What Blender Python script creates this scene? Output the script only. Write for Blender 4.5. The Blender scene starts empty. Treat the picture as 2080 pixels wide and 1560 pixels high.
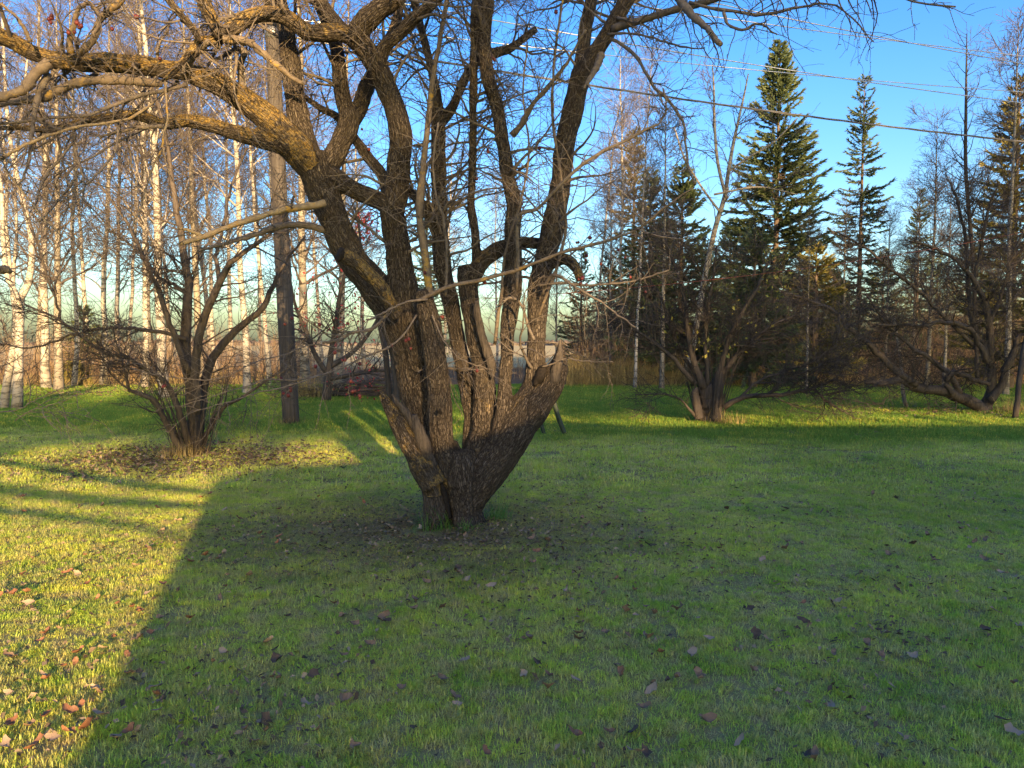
import bpy, math, random
import numpy as np
from mathutils import Vector, Matrix, noise

scene = bpy.context.scene
COL = scene.collection
rng = np.random.default_rng(11)
random.seed(5)
rad = math.radians

# ------------------------------------------------------------------ camera
CAM_H = 1.6
F = 1485.0                      # focal length in photo pixels (photo is 2080 x 1560)
PITCH = math.atan(85 / F)       # the horizon is 85 px above the middle
cam_d = bpy.data.cameras.new("camera")
cam = bpy.data.objects.new("camera", cam_d)
COL.objects.link(cam)
cam_d.sensor_width = 36.0
cam_d.lens = F / 2080 * 36
cam_d.clip_start = 0.05
cam_d.clip_end = 2000
cam.location = (0, 0, CAM_H)
cam.rotation_euler = (math.pi / 2 - PITCH, 0, 0)
scene.camera = cam

# ------------------------------------------------------------------ sun, sky, exposure
SUN_EL = rad(10.0)
AZ = (-0.296, 0.955)            # where shadows run on the ground
world = bpy.data.worlds.new("World")
scene.world = world
world.use_nodes = True
wn = world.node_tree
wn.nodes.clear()
sky = wn.nodes.new("ShaderNodeTexSky")
sky.sky_type = 'NISHITA'
sky.sun_disc = False
sky.sun_elevation = SUN_EL
sky.sun_rotation = math.atan2(-AZ[0], -AZ[1])
sky.air_density = 1.0
sky.dust_density = 2.3
sky.ozone_density = 2.3
hsv = wn.nodes.new("ShaderNodeHueSaturation")
hsv.inputs['Hue'].default_value = 0.516
hsv.inputs['Saturation'].default_value = 1.36
bg = wn.nodes.new("ShaderNodeBackground")
bg.inputs['Strength'].default_value = 0.15
out = wn.nodes.new("ShaderNodeOutputWorld")
wn.links.new(sky.outputs[0], hsv.inputs['Color'])
wn.links.new(hsv.outputs[0], bg.inputs[0])
wn.links.new(bg.outputs[0], out.inputs[0])

sun_d = bpy.data.lights.new("sun", 'SUN')
sun_d.energy = 5.0
sun_d.angle = rad(0.5)
sun_d.color = (1.0, 0.66, 0.31)
sun = bpy.data.objects.new("sun", sun_d)
COL.objects.link(sun)
sdir = Vector((AZ[0] * math.cos(SUN_EL), AZ[1] * math.cos(SUN_EL), -math.sin(SUN_EL)))
sun.rotation_euler = sdir.to_track_quat('-Z', 'Y').to_euler()

vs = scene.view_settings
vs.view_transform = 'Standard'
vs.look = 'None'
vs.gamma = 1.0
vs.use_curve_mapping = False
vs.exposure = 1.66

# ------------------------------------------------------------------ pixel -> place
_cp, _sp = math.cos(PITCH), math.sin(PITCH)


def ray(px, py):
    a, b = (px - 1040) / F, -(py - 780) / F
    return np.array([a, _cp + b * _sp, -_sp + b * _cp])


def at(px, py, Y):
    d = ray(px, py)
    t = Y / d[1]
    return np.array([d[0] * t, Y, CAM_H + d[2] * t])


def gnd(px, py):
    d = ray(px, py)
    t = -CAM_H / d[2]
    return np.array([d[0] * t, d[1] * t, 0.0])


# ------------------------------------------------------------------ mesh helpers
def raw_mesh(name, V, quads=None, tris=None, smooth=True, attrs=None):
    me = bpy.data.meshes.new(name)
    V = np.asarray(V, np.float32).reshape(-1, 3)
    nq = 0 if quads is None else len(quads)
    nt = 0 if tris is None else len(tris)
    me.vertices.add(len(V))
    me.vertices.foreach_set('co', V.ravel())
    li = []
    starts = []
    if nq:
        li.append(np.asarray(quads, np.int32).ravel())
        starts.append(np.arange(nq, dtype=np.int32) * 4)
    if nt:
        li.append(np.asarray(tris, np.int32).ravel())
        starts.append(nq * 4 + np.arange(nt, dtype=np.int32) * 3)
    li = np.concatenate(li)
    me.loops.add(len(li))
    me.loops.foreach_set('vertex_index', li)
    me.polygons.add(nq + nt)
    me.polygons.foreach_set('loop_start', np.concatenate(starts))
    if smooth:
        me.polygons.foreach_set('use_smooth', np.ones(nq + nt, bool))
    for k, a in (attrs or {}).items():
        a = np.asarray(a, np.float32)
        if a.ndim == 1:
            at_ = me.attributes.new(k, 'FLOAT', 'POINT')
            at_.data.foreach_set('value', a)
        else:
            at_ = me.attributes.new(k, 'FLOAT_VECTOR', 'POINT')
            at_.data.foreach_set('vector', a.ravel())
    me.update(calc_edges=True)
    return me


def link(name, me, mat=None, parent=None, **props):
    o = bpy.data.objects.new(name, me)
    COL.objects.link(o)
    if mat is not None and me is not None and not me.materials:
        me.materials.append(mat)
    if parent is not None:
        o.parent = parent
    for k, v in props.items():
        if v:
            o[k] = v
    return o


def thing(name, label, category, loc=(0, 0, 0), rotz=0.0, group=None, scale=1.0):
    o = bpy.data.objects.new(name, None)
    COL.objects.link(o)
    o.empty_display_size = 0.2
    o.location = tuple(float(v) for v in loc)
    o.rotation_euler = (0, 0, rotz)
    o.scale = (scale,) * 3
    o['label'] = label
    o['category'] = category
    if group:
        o['group'] = group
    return o


def copy_thing(src, loc, rotz, scale, label, group):
    r = src.copy()
    COL.objects.link(r)
    r.location = tuple(float(v) for v in loc)
    r.rotation_euler = (0, 0, rotz)
    r.scale = (scale,) * 3
    r['label'] = label
    if group:
        r['group'] = group
    for ch in list(src.children):
        c = ch.copy()
        COL.objects.link(c)
        c.parent = r
        for g in list(ch.children):
            d = g.copy()
            COL.objects.link(d)
            d.parent = c
    return r


def norm(a):
    return a / np.maximum(np.linalg.norm(a, axis=-1, keepdims=True), 1e-9)


class Acc:
    """collects geometry that becomes one mesh"""

    def __init__(self):
        self.V, self.Q, self.T, self.A, self.n = [], [], [], {}, 0

    def add(self, V, Q=None, T=None, **attrs):
        V = np.asarray(V, float).reshape(-1, 3)
        self.V.append(V)
        if Q is not None and len(Q):
            self.Q.append(np.asarray(Q, np.int64) + self.n)
        if T is not None and len(T):
            self.T.append(np.asarray(T, np.int64) + self.n)
        for k, a in attrs.items():
            self.A.setdefault(k, []).append(np.broadcast_to(np.asarray(a, float), (len(V),) + np.shape(a)[1:] if np.ndim(a) else (len(V),)))
        self.n += len(V)
        return self

    def tubes(self, P, R, sides=3, cap=False):
        """P (B,N,3), R (B,N): many tubes with the same number of rings"""
        P = np.asarray(P, float)
        R = np.asarray(R, float)
        B, N, _ = P.shape
        T = norm(np.gradient(P, axis=1))
        mean = norm(T.mean(1))
        ref = np.where(np.abs(mean[:, 2:3]) > 0.75, np.array([[1.0, 0.13, 0.0]]), np.array([[0.05, 0.1, 1.0]]))
        U = norm(np.cross(T, ref[:, None, :]))
        W = np.cross(T, U)
        a = np.arange(sides) * 2 * math.pi / sides
        ring = U[:, :, None, :] * np.cos(a)[None, None, :, None] + W[:, :, None, :] * np.sin(a)[None, None, :, None]
        V = P[:, :, None, :] + R[:, :, None, None] * ring
        b = (np.arange(B) * N * sides)[:, None, None]
        i = (np.arange(N - 1) * sides)[None, :, None]
        j = np.arange(sides)[None, None, :]
        j2 = (j + 1) % sides
        Q = np.stack([b + i + j, b + i + j2, b + i + sides + j2, b + i + sides + j], -1).reshape(-1, 4)
        Tt = None
        V = V.reshape(-1, 3)
        if cap:
            extra, tr = [], []
            for bi in range(B):
                for ri in (0, N - 1):
                    c = len(V) + len(extra)
                    extra.append(P[bi, ri])
                    s = bi * N * sides + ri * sides
                    for jj in range(sides):
                        k2 = (jj + 1) % sides
                        tr.append((c, s + k2, s + jj) if ri == 0 else (c, s + jj, s + k2))
            V = np.concatenate([V, np.array(extra)])
            Tt = np.array(tr)
        self.add(V, Q, Tt)
        return self

    def box(self, c, half, rot=None):
        s = np.array([[x, y, z] for x in (-1, 1) for y in (-1, 1) for z in (-1, 1)], float) * np.array(half)
        if rot is not None:
            s = s @ np.array(rot).T
        q = [[0, 1, 3, 2], [4, 6, 7, 5], [0, 4, 5, 1], [2, 3, 7, 6], [0, 2, 6, 4], [1, 5, 7, 3]]
        self.add(s + np.array(c), q)
        return self

    def mesh(self, name, smooth=True):
        return raw_mesh(name, np.concatenate(self.V), np.concatenate(self.Q) if self.Q else None,
                        np.concatenate(self.T) if self.T else None, smooth,
                        {k: np.concatenate(v) for k, v in self.A.items()})

    def build(self, name, mat, parent=None, smooth=True, **props):
        return link(name, self.mesh(name, smooth), mat, parent, **props)


def spline(P, n):
    """Catmull-Rom resample of points (k, m) to n rows at even arc length (first three columns are x y z)"""
    P = np.asarray(P, float)
    if len(P) == 2:
        P = np.array([P[0], (P[0] + P[1]) / 2, P[1]])
    E = np.vstack([2 * P[0] - P[1], P, 2 * P[-1] - P[-2]])
    outp = []
    for i in range(1, len(E) - 2):
        p0, p1, p2, p3 = E[i - 1], E[i], E[i + 1], E[i + 2]
        t = np.linspace(0, 1, 12, endpoint=False)[:, None]
        outp.append(0.5 * (2 * p1 + (p2 - p0) * t + (2 * p0 - 5 * p1 + 4 * p2 - p3) * t ** 2 + (3 * p1 - p0 - 3 * p2 + p3) * t ** 3))
    outp.append(P[-1:])
    D = np.vstack(outp)
    s = np.concatenate([[0], np.cumsum(np.linalg.norm(np.diff(D[:, :3], axis=0), axis=1))])
    q = np.linspace(0, s[-1], n)
    return np.stack([np.interp(q, s, D[:, k]) for k in range(D.shape[1])], 1)


def trace(pts, d0, d1=None, scale=1.0, bulge=0.0):
    """pixel trace (x, y, r_px) with depth d0 -> d1 : rows x y z r in metres"""
    d1 = d0 if d1 is None else d1
    a = np.array([(p[0], p[1]) for p in pts], float)
    s = np.concatenate([[0], np.cumsum(np.linalg.norm(np.diff(a, axis=0), axis=1))])
    s = s / max(s[-1], 1e-6)
    rows = []
    for (x, y, r), t in zip(pts, s):
        d = d0 + (d1 - d0) * t + bulge * math.sin(math.pi * t)
        p = at(x, y, d)
        rows.append([p[0], p[1], p[2], r * d / F * scale])
    return np.array(rows)


def grow(P, R, n, t=(0.15, 1.0), L=(0.3, 0.8), ang=(35, 80), N=7, wander=0.15, droop=0.0, ratio=0.5,
         rmax=1.0, rmin=0.0015, Lscale=None, weights=None, up=0.0, bias=None, taper_len=True):
    """n side branches on the tubes P (B,N,3)"""
    B, M, _ = P.shape
    seglen = np.linalg.norm(np.diff(P, axis=1), axis=2).sum(1)
    w = seglen if weights is None else seglen * weights
    idx = rng.choice(B, n, p=w / w.sum())
    tt = rng.uniform(t[0], t[1], n)
    f = tt * (M - 1)
    i = np.minimum(f.astype(int), M - 2)
    fr = (f - i)[:, None]
    p = P[idx, i] * (1 - fr) + P[idx, i + 1] * fr
    tan = norm(P[idx, i + 1] - P[idx, i])
    pr = R[idx, i] * (1 - fr[:, 0]) + R[idx, i + 1] * fr[:, 0]
    perp = rng.normal(size=(n, 3))
    perp = norm(perp - (perp * tan).sum(1, keepdims=True) * tan)
    if bias is not None:
        perp = norm(perp + np.array(bias))
    a = np.radians(rng.uniform(ang[0], ang[1], n))[:, None]
    d = norm(tan * np.cos(a) + perp * np.sin(a) + np.array([0, 0, up]))
    ln = rng.uniform(L[0], L[1], n) * (1 - 0.5 * tt if taper_len else 1.0)
    if Lscale is not None:
        ln = ln * Lscale[idx]
    step = (ln / (N - 1))[:, None]
    out_p = [p]
    for k in range(N - 1):
        p = p + d * step
        out_p.append(p)
        d = norm(d + rng.normal(size=(n, 3)) * wander + np.array([0, 0, -droop]))
    Pn = np.stack(out_p, 1)
    r0 = np.minimum(np.maximum(pr * ratio * rng.uniform(0.7, 1.1, n), rmin * 1.3), rmax)
    tp = np.linspace(0, 1, N)[None, :]
    Rn = r0[:, None] * (1 - tp) + rmin * tp
    return Pn, Rn


# ------------------------------------------------------------------ materials
def new_mat(name):
    m = bpy.data.materials.new(name)
    m.use_nodes = True
    nt = m.node_tree
    nt.nodes.clear()
    o = nt.nodes.new("ShaderNodeOutputMaterial")
    b = nt.nodes.new("ShaderNodeBsdfPrincipled")
    nt.links.new(b.outputs[0], o.inputs[0])
    b.inputs['Roughness'].default_value = 0.8
    b.inputs['Specular IOR Level'].default_value = 0.25
    return m, nt, b


def N_(nt, kind, **kw):
    n = nt.nodes.new(kind)
    for k, v in kw.items():
        setattr(n, k, v)
    return n


def ramp(nt, src, stops):
    r = nt.nodes.new("ShaderNodeValToRGB")
    while len(r.color_ramp.elements) < len(stops):
        r.color_ramp.elements.new(0.5)
    for e, (p, c) in zip(r.color_ramp.elements, stops):
        e.position = p
        e.color = (c[0], c[1], c[2], 1) if not np.isscalar(c) else (c, c, c, 1)
    nt.links.new(src, r.inputs[0])
    return r.outputs[0]


def mixc(nt, fac, a, b, mode='MIX'):
    m = nt.nodes.new("ShaderNodeMix")
    m.data_type = 'RGBA'
    m.blend_type = mode
    for sock, v in ((0, fac), (6, a), (7, b)):
        if hasattr(v, 'is_output'):
            nt.links.new(v, m.inputs[sock])
        elif sock == 0:
            m.inputs[0].default_value = v
        else:
            m.inputs[sock].default_value = (*v, 1)
    return m.outputs[2]


def math_(nt, op, a, b=0.0, clamp=False):
    m = nt.nodes.new("ShaderNodeMath")
    m.operation = op
    m.use_clamp = clamp
    for k, v in ((0, a), (1, b)):
        if hasattr(v, 'is_output'):
            nt.links.new(v, m.inputs[k])
        else:
            m.inputs[k].default_value = v
    return m.outputs[0]


def noise_(nt, vec, scale, detail=4, rough=0.55, dist=0.0):
    n = nt.nodes.new("ShaderNodeTexNoise")
    n.inputs['Scale'].default_value = scale
    n.inputs['Detail'].default_value = detail
    n.inputs['Roughness'].default_value = rough
    n.inputs['Distortion'].default_value = dist
    if vec is not None:
        nt.links.new(vec, n.inputs['Vector'])
    return n.outputs[0]


def mapped(nt, src, scale):
    m = nt.nodes.new("ShaderNodeMapping")
    m.inputs['Scale'].default_value = scale
    nt.links.new(src, m.inputs['Vector'])
    return m.outputs[0]


def attr(nt, name):
    a = nt.nodes.new("ShaderNodeAttribute")
    a.attribute_name = name
    return a


def bark_old(name, lichen=0.5):
    """cracked scaly bark that follows each limb, with yellow lichen on upper faces"""
    m, nt, b = new_mat(name)
    bk = attr(nt, "bark").outputs['Vector']
    pos = N_(nt, "ShaderNodeNewGeometry")
    jit = N_(nt, "ShaderNodeTexNoise")
    jit.inputs['Scale'].default_value = 9
    jit.inputs['Detail'].default_value = 3
    nt.links.new(bk, jit.inputs['Vector'])
    warp = N_(nt, "ShaderNodeVectorMath", operation='MULTIPLY_ADD')
    nt.links.new(jit.outputs['Color'], warp.inputs[0])
    warp.inputs[1].default_value = (0.03, 0.03, 0.05)
    nt.links.new(bk, warp.inputs[2])
    v1 = N_(nt, "ShaderNodeTexVoronoi", feature='DISTANCE_TO_EDGE')
    v1.inputs['Scale'].default_value = 1.0
    nt.links.new(mapped(nt, warp.outputs[0], (66, 66, 20)), v1.inputs['Vector'])
    v2 = N_(nt, "ShaderNodeTexVoronoi", feature='F1')
    v2.inputs['Scale'].default_value = 1.0
    nt.links.new(mapped(nt, warp.outputs[0], (66, 66, 20)), v2.inputs['Vector'])
    fine = noise_(nt, mapped(nt, bk, (150, 150, 80)), 1.0, 5, 0.75)
    big = noise_(nt, pos.outputs['Position'], 3.0, 4, 0.6)
    crack = ramp(nt, v1.outputs['Distance'], [(0.0, 0.0), (0.05, 0.2), (0.15, 0.9), (0.3, 1.0)])
    v3 = N_(nt, "ShaderNodeTexVoronoi", feature='DISTANCE_TO_EDGE')
    v3.inputs['Scale'].default_value = 1.0
    nt.links.new(mapped(nt, warp.outputs[0], (24, 24, 5)), v3.inputs['Vector'])
    furrow = ramp(nt, v3.outputs['Distance'], [(0.0, 0.0), (0.09, 0.35), (0.3, 1.0)])
    sep = N_(nt, "ShaderNodeSeparateColor")
    nt.links.new(v2.outputs['Color'], sep.inputs[0])
    scale_c = mixc(nt, sep.outputs[0], (0.125, 0.104, 0.086), (0.245, 0.207, 0.168))
    scale_c = mixc(nt, ramp(nt, fine, [(0.36, 0.0), (0.62, 0.85)]), scale_c, (0.07, 0.057, 0.046))
    c = mixc(nt, crack, (0.022, 0.017, 0.013), scale_c)
    c = mixc(nt, math_(nt, 'ADD', math_(nt, 'MULTIPLY', furrow, 0.65), 0.35), (0.03, 0.024, 0.019), c)
    c = mixc(nt, ramp(nt, big, [(0.35, 0.0), (0.7, 0.5)]), c, (0.085, 0.07, 0.055))
    # lichen
    nsep = N_(nt, "ShaderNodeSeparateXYZ")
    nt.links.new(pos.outputs['Normal'], nsep.inputs[0])
    la = attr(nt, "lichen").outputs['Fac']
    ln = noise_(nt, pos.outputs['Position'], 7.0, 6, 0.68)
    lm = math_(nt, 'ADD', math_(nt, 'MULTIPLY', nsep.outputs[2], 0.16), ln)
    lm = math_(nt, 'ADD', lm, math_(nt, 'MULTIPLY', la, 0.26))
    lmask = ramp(nt, lm, [(0.67, 0.0), (0.76, 0.9)])
    lmask = math_(nt, 'MULTIPLY', lmask, math_(nt, 'MULTIPLY', la, 1.4, True))
    lmask = math_(nt, 'MULTIPLY', lmask, math_(nt, 'MULTIPLY', ramp(nt, fine, [(0.38, 0.1), (0.58, 1.0)]), ramp(nt, noise_(nt, pos.outputs['Position'], 55, 3, 0.6), [(0.36, 0.1), (0.56, 1.0)])))
    lc = mixc(nt, noise_(nt, pos.outputs['Position'], 30, 3), (0.36, 0.18, 0.018), (0.40, 0.33, 0.13))
    c = mixc(nt, lmask, c, lc)
    nt.links.new(c, b.inputs['Base Color'])
    b.inputs['Roughness'].default_value = 0.9
    b.inputs['Specular IOR Level'].default_value = 0.15
    h = math_(nt, 'ADD', math_(nt, 'MULTIPLY', crack, 1.0), math_(nt, 'MULTIPLY', fine, 0.7))
    h = math_(nt, 'ADD', h, math_(nt, 'MULTIPLY', furrow, 1.3))
    bump = N_(nt, "ShaderNodeBump")
    bump.inputs['Strength'].default_value = 1.0
    bump.inputs['Distance'].default_value = 0.012
    nt.links.new(h, bump.inputs['Height'])
    nt.links.new(bump.outputs[0], b.inputs['Normal'])
    return m


def bark_plain(name, c0, c1, scale=(14, 14, 3), bump_d=0.01, lichen=None):
    m, nt, b = new_mat(name)
    g = N_(nt, "ShaderNodeNewGeometry")
    n1 = noise_(nt, mapped(nt, g.outputs['Position'], scale), 1.0, 6, 0.65)
    n2 = noise_(nt, g.outputs['Position'], 2.3, 3)
    c = ramp(nt, n1, [(0.3, c0), (0.68, c1)])
    c = mixc(nt, math_(nt, 'MULTIPLY', n2, 0.45), c, tuple(v * 0.6 for v in c0))
    if lichen:
        c = mixc(nt, ramp(nt, noise_(nt, g.outputs['Position'], 6.0, 5, 0.7), [(0.56, 0.0), (0.66, 0.8)]), c, lichen)
    nt.links.new(c, b.inputs['Base Color'])
    bump = N_(nt, "ShaderNodeBump")
    bump.inputs['Distance'].default_value = bump_d
    nt.links.new(n1, bump.inputs['Height'])
    nt.links.new(bump.outputs[0], b.inputs['Normal'])
    return m


def bark_birch(name, white=(0.44, 0.41, 0.37), dark=(0.05, 0.042, 0.036)):
    m, nt, b = new_mat(name)
    tc = N_(nt, "ShaderNodeTexCoord")
    oi = N_(nt, "ShaderNodeObjectInfo")
    off = N_(nt, "ShaderNodeVectorMath", operation='MULTIPLY_ADD')
    nt.links.new(oi.outputs['Random'], off.inputs[0])
    off.inputs[1].default_value = (37, 21, 53)
    nt.links.new(tc.outputs['Object'], off.inputs[2])
    p = off.outputs[0]
    n1 = noise_(nt, mapped(nt, p, (2.2, 2.2, 9)), 1.0, 5, 0.7)
    n2 = noise_(nt, mapped(nt, p, (5, 5, 0.7)), 1.0, 4, 0.6)
    n3 = noise_(nt, p, 14, 3)
    mk = ramp(nt, n1, [(0.50, 0.0), (0.60, 0.85)])
    base = mixc(nt, n2, tuple(v * 0.62 for v in white), white)
    base = mixc(nt, math_(nt, 'MULTIPLY', n3, 0.4), base, (0.42, 0.36, 0.28))
    sep = N_(nt, "ShaderNodeSeparateXYZ")
    nt.links.new(tc.outputs['Object'], sep.inputs[0])
    low = ramp(nt, math_(nt, 'ADD', math_(nt, 'MULTIPLY', sep.outputs[2], 0.30), math_(nt, 'MULTIPLY', n2, 0.5)), [(0.3, 0.8), (0.75, 0.0)])
    c = mixc(nt, mk, base, dark)
    c = mixc(nt, math_(nt, 'MULTIPLY', low, n2), c, dark)
    nt.links.new(c, b.inputs['Base Color'])
    b.inputs['Roughness'].default_value = 0.65
    bump = N_(nt, "ShaderNodeBump")
    bump.inputs['Distance'].default_value = 0.006
    nt.links.new(n1, bump.inputs['Height'])
    nt.links.new(bump.outputs[0], b.inputs['Normal'])
    return m


def plain(name, c, rough=0.8, var=0.0, scale=20.0, metallic=0.0, spec=0.25, transl=None, c2=None):
    m, nt, b = new_mat(name)
    b.inputs['Roughness'].default_value = rough
    b.inputs['Metallic'].default_value = metallic
    b.inputs['Specular IOR Level'].default_value = spec
    if var or c2:
        g = N_(nt, "ShaderNodeNewGeometry")
        n = noise_(nt, g.outputs['Position'], scale, 4, 0.6)
        col = ramp(nt, n, [(0.32, tuple(v * (1 - var) for v in c)), (0.68, c2 or tuple(min(1, v * (1 + var)) for v in c))])
        nt.links.new(col, b.inputs['Base Color'])
    else:
        b.inputs['Base Color'].default_value = (*c, 1)
    return m


def tinted(name, cols, rough=0.6, transl=0.0, world_noise=None, spec=0.3):
    """per-piece colour from the 'tint' attribute through a ramp; optional translucency"""
    m, nt, b = new_mat(name)
    t = attr(nt, "tint").outputs['Fac']
    c = ramp(nt, t, cols)
    if world_noise:
        g = N_(nt, "ShaderNodeNewGeometry")
        n = noise_(nt, g.outputs['Position'], world_noise[0], 4, 0.6)
        c = mixc(nt, ramp(nt, n, [(0.4, 0.0), (0.65, world_noise[2])]), c, world_noise[1])
    nt.links.new(c, b.inputs['Base Color'])
    b.inputs['Roughness'].default_value = rough
    b.inputs['Specular IOR Level'].default_value = spec
    if transl:
        tr = N_(nt, "ShaderNodeBsdfTranslucent")
        nt.links.new(c, tr.inputs[0])
        mx = N_(nt, "ShaderNodeMixShader")
        mx.inputs[0].default_value = transl
        o = [n for n in nt.nodes if n.type == 'OUTPUT_MATERIAL'][0]
        nt.links.new(b.outputs[0], mx.inputs[1])
        nt.links.new(tr.outputs[0], mx.inputs[2])
        nt.links.new(mx.outputs[0], o.inputs[0])
    return m


M = {}
M['bark'] = bark_old("old_crabapple_bark")
M['twig'] = bark_plain("grey_brown_twig", (0.085, 0.07, 0.058), (0.20, 0.168, 0.138), (30, 30, 30), 0.002)
M['twig_lichen'] = bark_plain("lichened_branch", (0.085, 0.066, 0.05), (0.21, 0.168, 0.125), (22, 22, 22), 0.004, lichen=(0.38, 0.24, 0.03))
M['dead'] = bark_plain("bleached_dead_wood", (0.17, 0.125, 0.075), (0.34, 0.27, 0.17), (20, 20, 20), 0.004, lichen=(0.45, 0.26, 0.03))
M['cut'] = plain("end_grain_and_hollow_shade", (0.014, 0.011, 0.009), 0.9, 0.5, 40)  # dark end grain; also paints the shade inside cavity and cleft
M['wood_raw'] = bark_plain("split_heartwood", (0.035, 0.03, 0.026), (0.13, 0.108, 0.088), (46, 46, 8), 0.03)
M['shrub'] = bark_plain("brown_shrub_bark", (0.045, 0.036, 0.03), (0.13, 0.104, 0.083), (24, 24, 5), 0.01)
M['shrub_dark'] = bark_plain("dark_shrub_bark", (0.03, 0.025, 0.022), (0.095, 0.078, 0.066), (24, 24, 5), 0.01)
M['birch'] = bark_birch("birch_bark")
M['aspen'] = bark_birch("aspen_bark", (0.25, 0.225, 0.185), (0.06, 0.05, 0.04))
M['far_twig'] = plain("birch_twig", (0.105, 0.085, 0.075), 0.8, 0.35, 1.5)
M['far_twig_pale'] = plain("pale_birch_limb", (0.30, 0.27, 0.24), 0.75, 0.4, 2.0)
M['spruce_bark'] = bark_plain("spruce_bark", (0.07, 0.05, 0.04), (0.17, 0.13, 0.10))
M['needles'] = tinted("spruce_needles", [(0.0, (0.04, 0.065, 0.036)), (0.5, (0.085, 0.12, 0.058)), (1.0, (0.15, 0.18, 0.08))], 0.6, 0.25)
M['needles_y'] = tinted("yellow_and_sunlit_needles", [(0.0, (0.08, 0.085, 0.026)), (0.5, (0.16, 0.15, 0.042)), (1.0, (0.26, 0.22, 0.06))], 0.6, 0.25)  # naturally yellow conifers, plus sunlight painted into the edge spruce
M['pole'] = bark_plain("weathered_pole_wood", (0.035, 0.03, 0.027), (0.12, 0.104, 0.092), (34, 34, 1.0), 0.012)
M['metal'] = plain("galvanised_metal", (0.3, 0.3, 0.3), 0.6, 0.2, 12, 1.0, 0.5)
M['wire'] = plain("aluminium_wire", (0.62, 0.62, 0.62), 0.32, 0, 1, 1.0, 0.5)
M['cable'] = plain("twisted_cable", (0.10, 0.10, 0.105), 0.3, 0.3, 3, 0.0, 0.6)
M['ceramic'] = plain("brown_insulator", (0.12, 0.06, 0.04), 0.2, 0, 1, 0, 0.6)
M['rope'] = plain("red_brown_rope", (0.17, 0.06, 0.045), 0.7, 0.4, 60)
M['green_metal'] = plain("dark_green_metal", (0.035, 0.05, 0.04), 0.5, 0.3, 15)
M['apple'] = tinted("shrivelled_crab_apple", [(0.0, (0.045, 0.012, 0.012)), (0.6, (0.11, 0.02, 0.02)), (1.0, (0.2, 0.05, 0.035))], 0.45)
M['red_leaf'] = tinted("red_hanging_leaf", [(0.0, (0.22, 0.025, 0.03)), (1.0, (0.45, 0.07, 0.07))], 0.6, 0.25)
M['yellow_leaf'] = tinted("yellow_green_leaf", [(0.0, (0.14, 0.16, 0.03)), (1.0, (0.36, 0.30, 0.05))], 0.6, 0.25)
M['dead_leaf'] = tinted("fallen_leaf", [(0.0, (0.055, 0.038, 0.028)), (0.35, (0.19, 0.125, 0.082)), (0.7, (0.34, 0.25, 0.175)), (1.0, (0.21, 0.085, 0.04))], 0.75, 0.1)
M['litter'] = tinted("leaf_litter", [(0.0, (0.05, 0.036, 0.026)), (0.5, (0.14, 0.098, 0.06)), (1.0, (0.33, 0.25, 0.16))], 0.8, 0.1)
M['brush'] = tinted("dry_brush", [(0.0, (0.10, 0.062, 0.045)), (0.5, (0.19, 0.125, 0.08)), (1.0, (0.29, 0.20, 0.11))], 0.8, 0.0)
M['straw'] = tinted("dry_straw_grass", [(0.0, (0.16, 0.12, 0.05)), (0.6, (0.30, 0.23, 0.09)), (1.0, (0.42, 0.33, 0.14))], 0.7, 0.2)
M['lush'] = tinted("lush_grass_blade", [(0.0, (0.08, 0.19, 0.03)), (1.0, (0.20, 0.36, 0.08))], 0.5, 0.5)
M['siding'] = plain("house_siding", (0.55, 0.53, 0.48), 0.7, 0.1, 2)
M['roofing'] = plain("asphalt_shingle", (0.07, 0.065, 0.06), 0.9, 0.3, 8)
M['glass'] = plain("window_glass", (0.03, 0.035, 0.04), 0.08, 0, 1, 0, 0.6)
M['trim'] = plain("white_trim", (0.75, 0.74, 0.7), 0.5, 0.05, 3)


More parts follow.
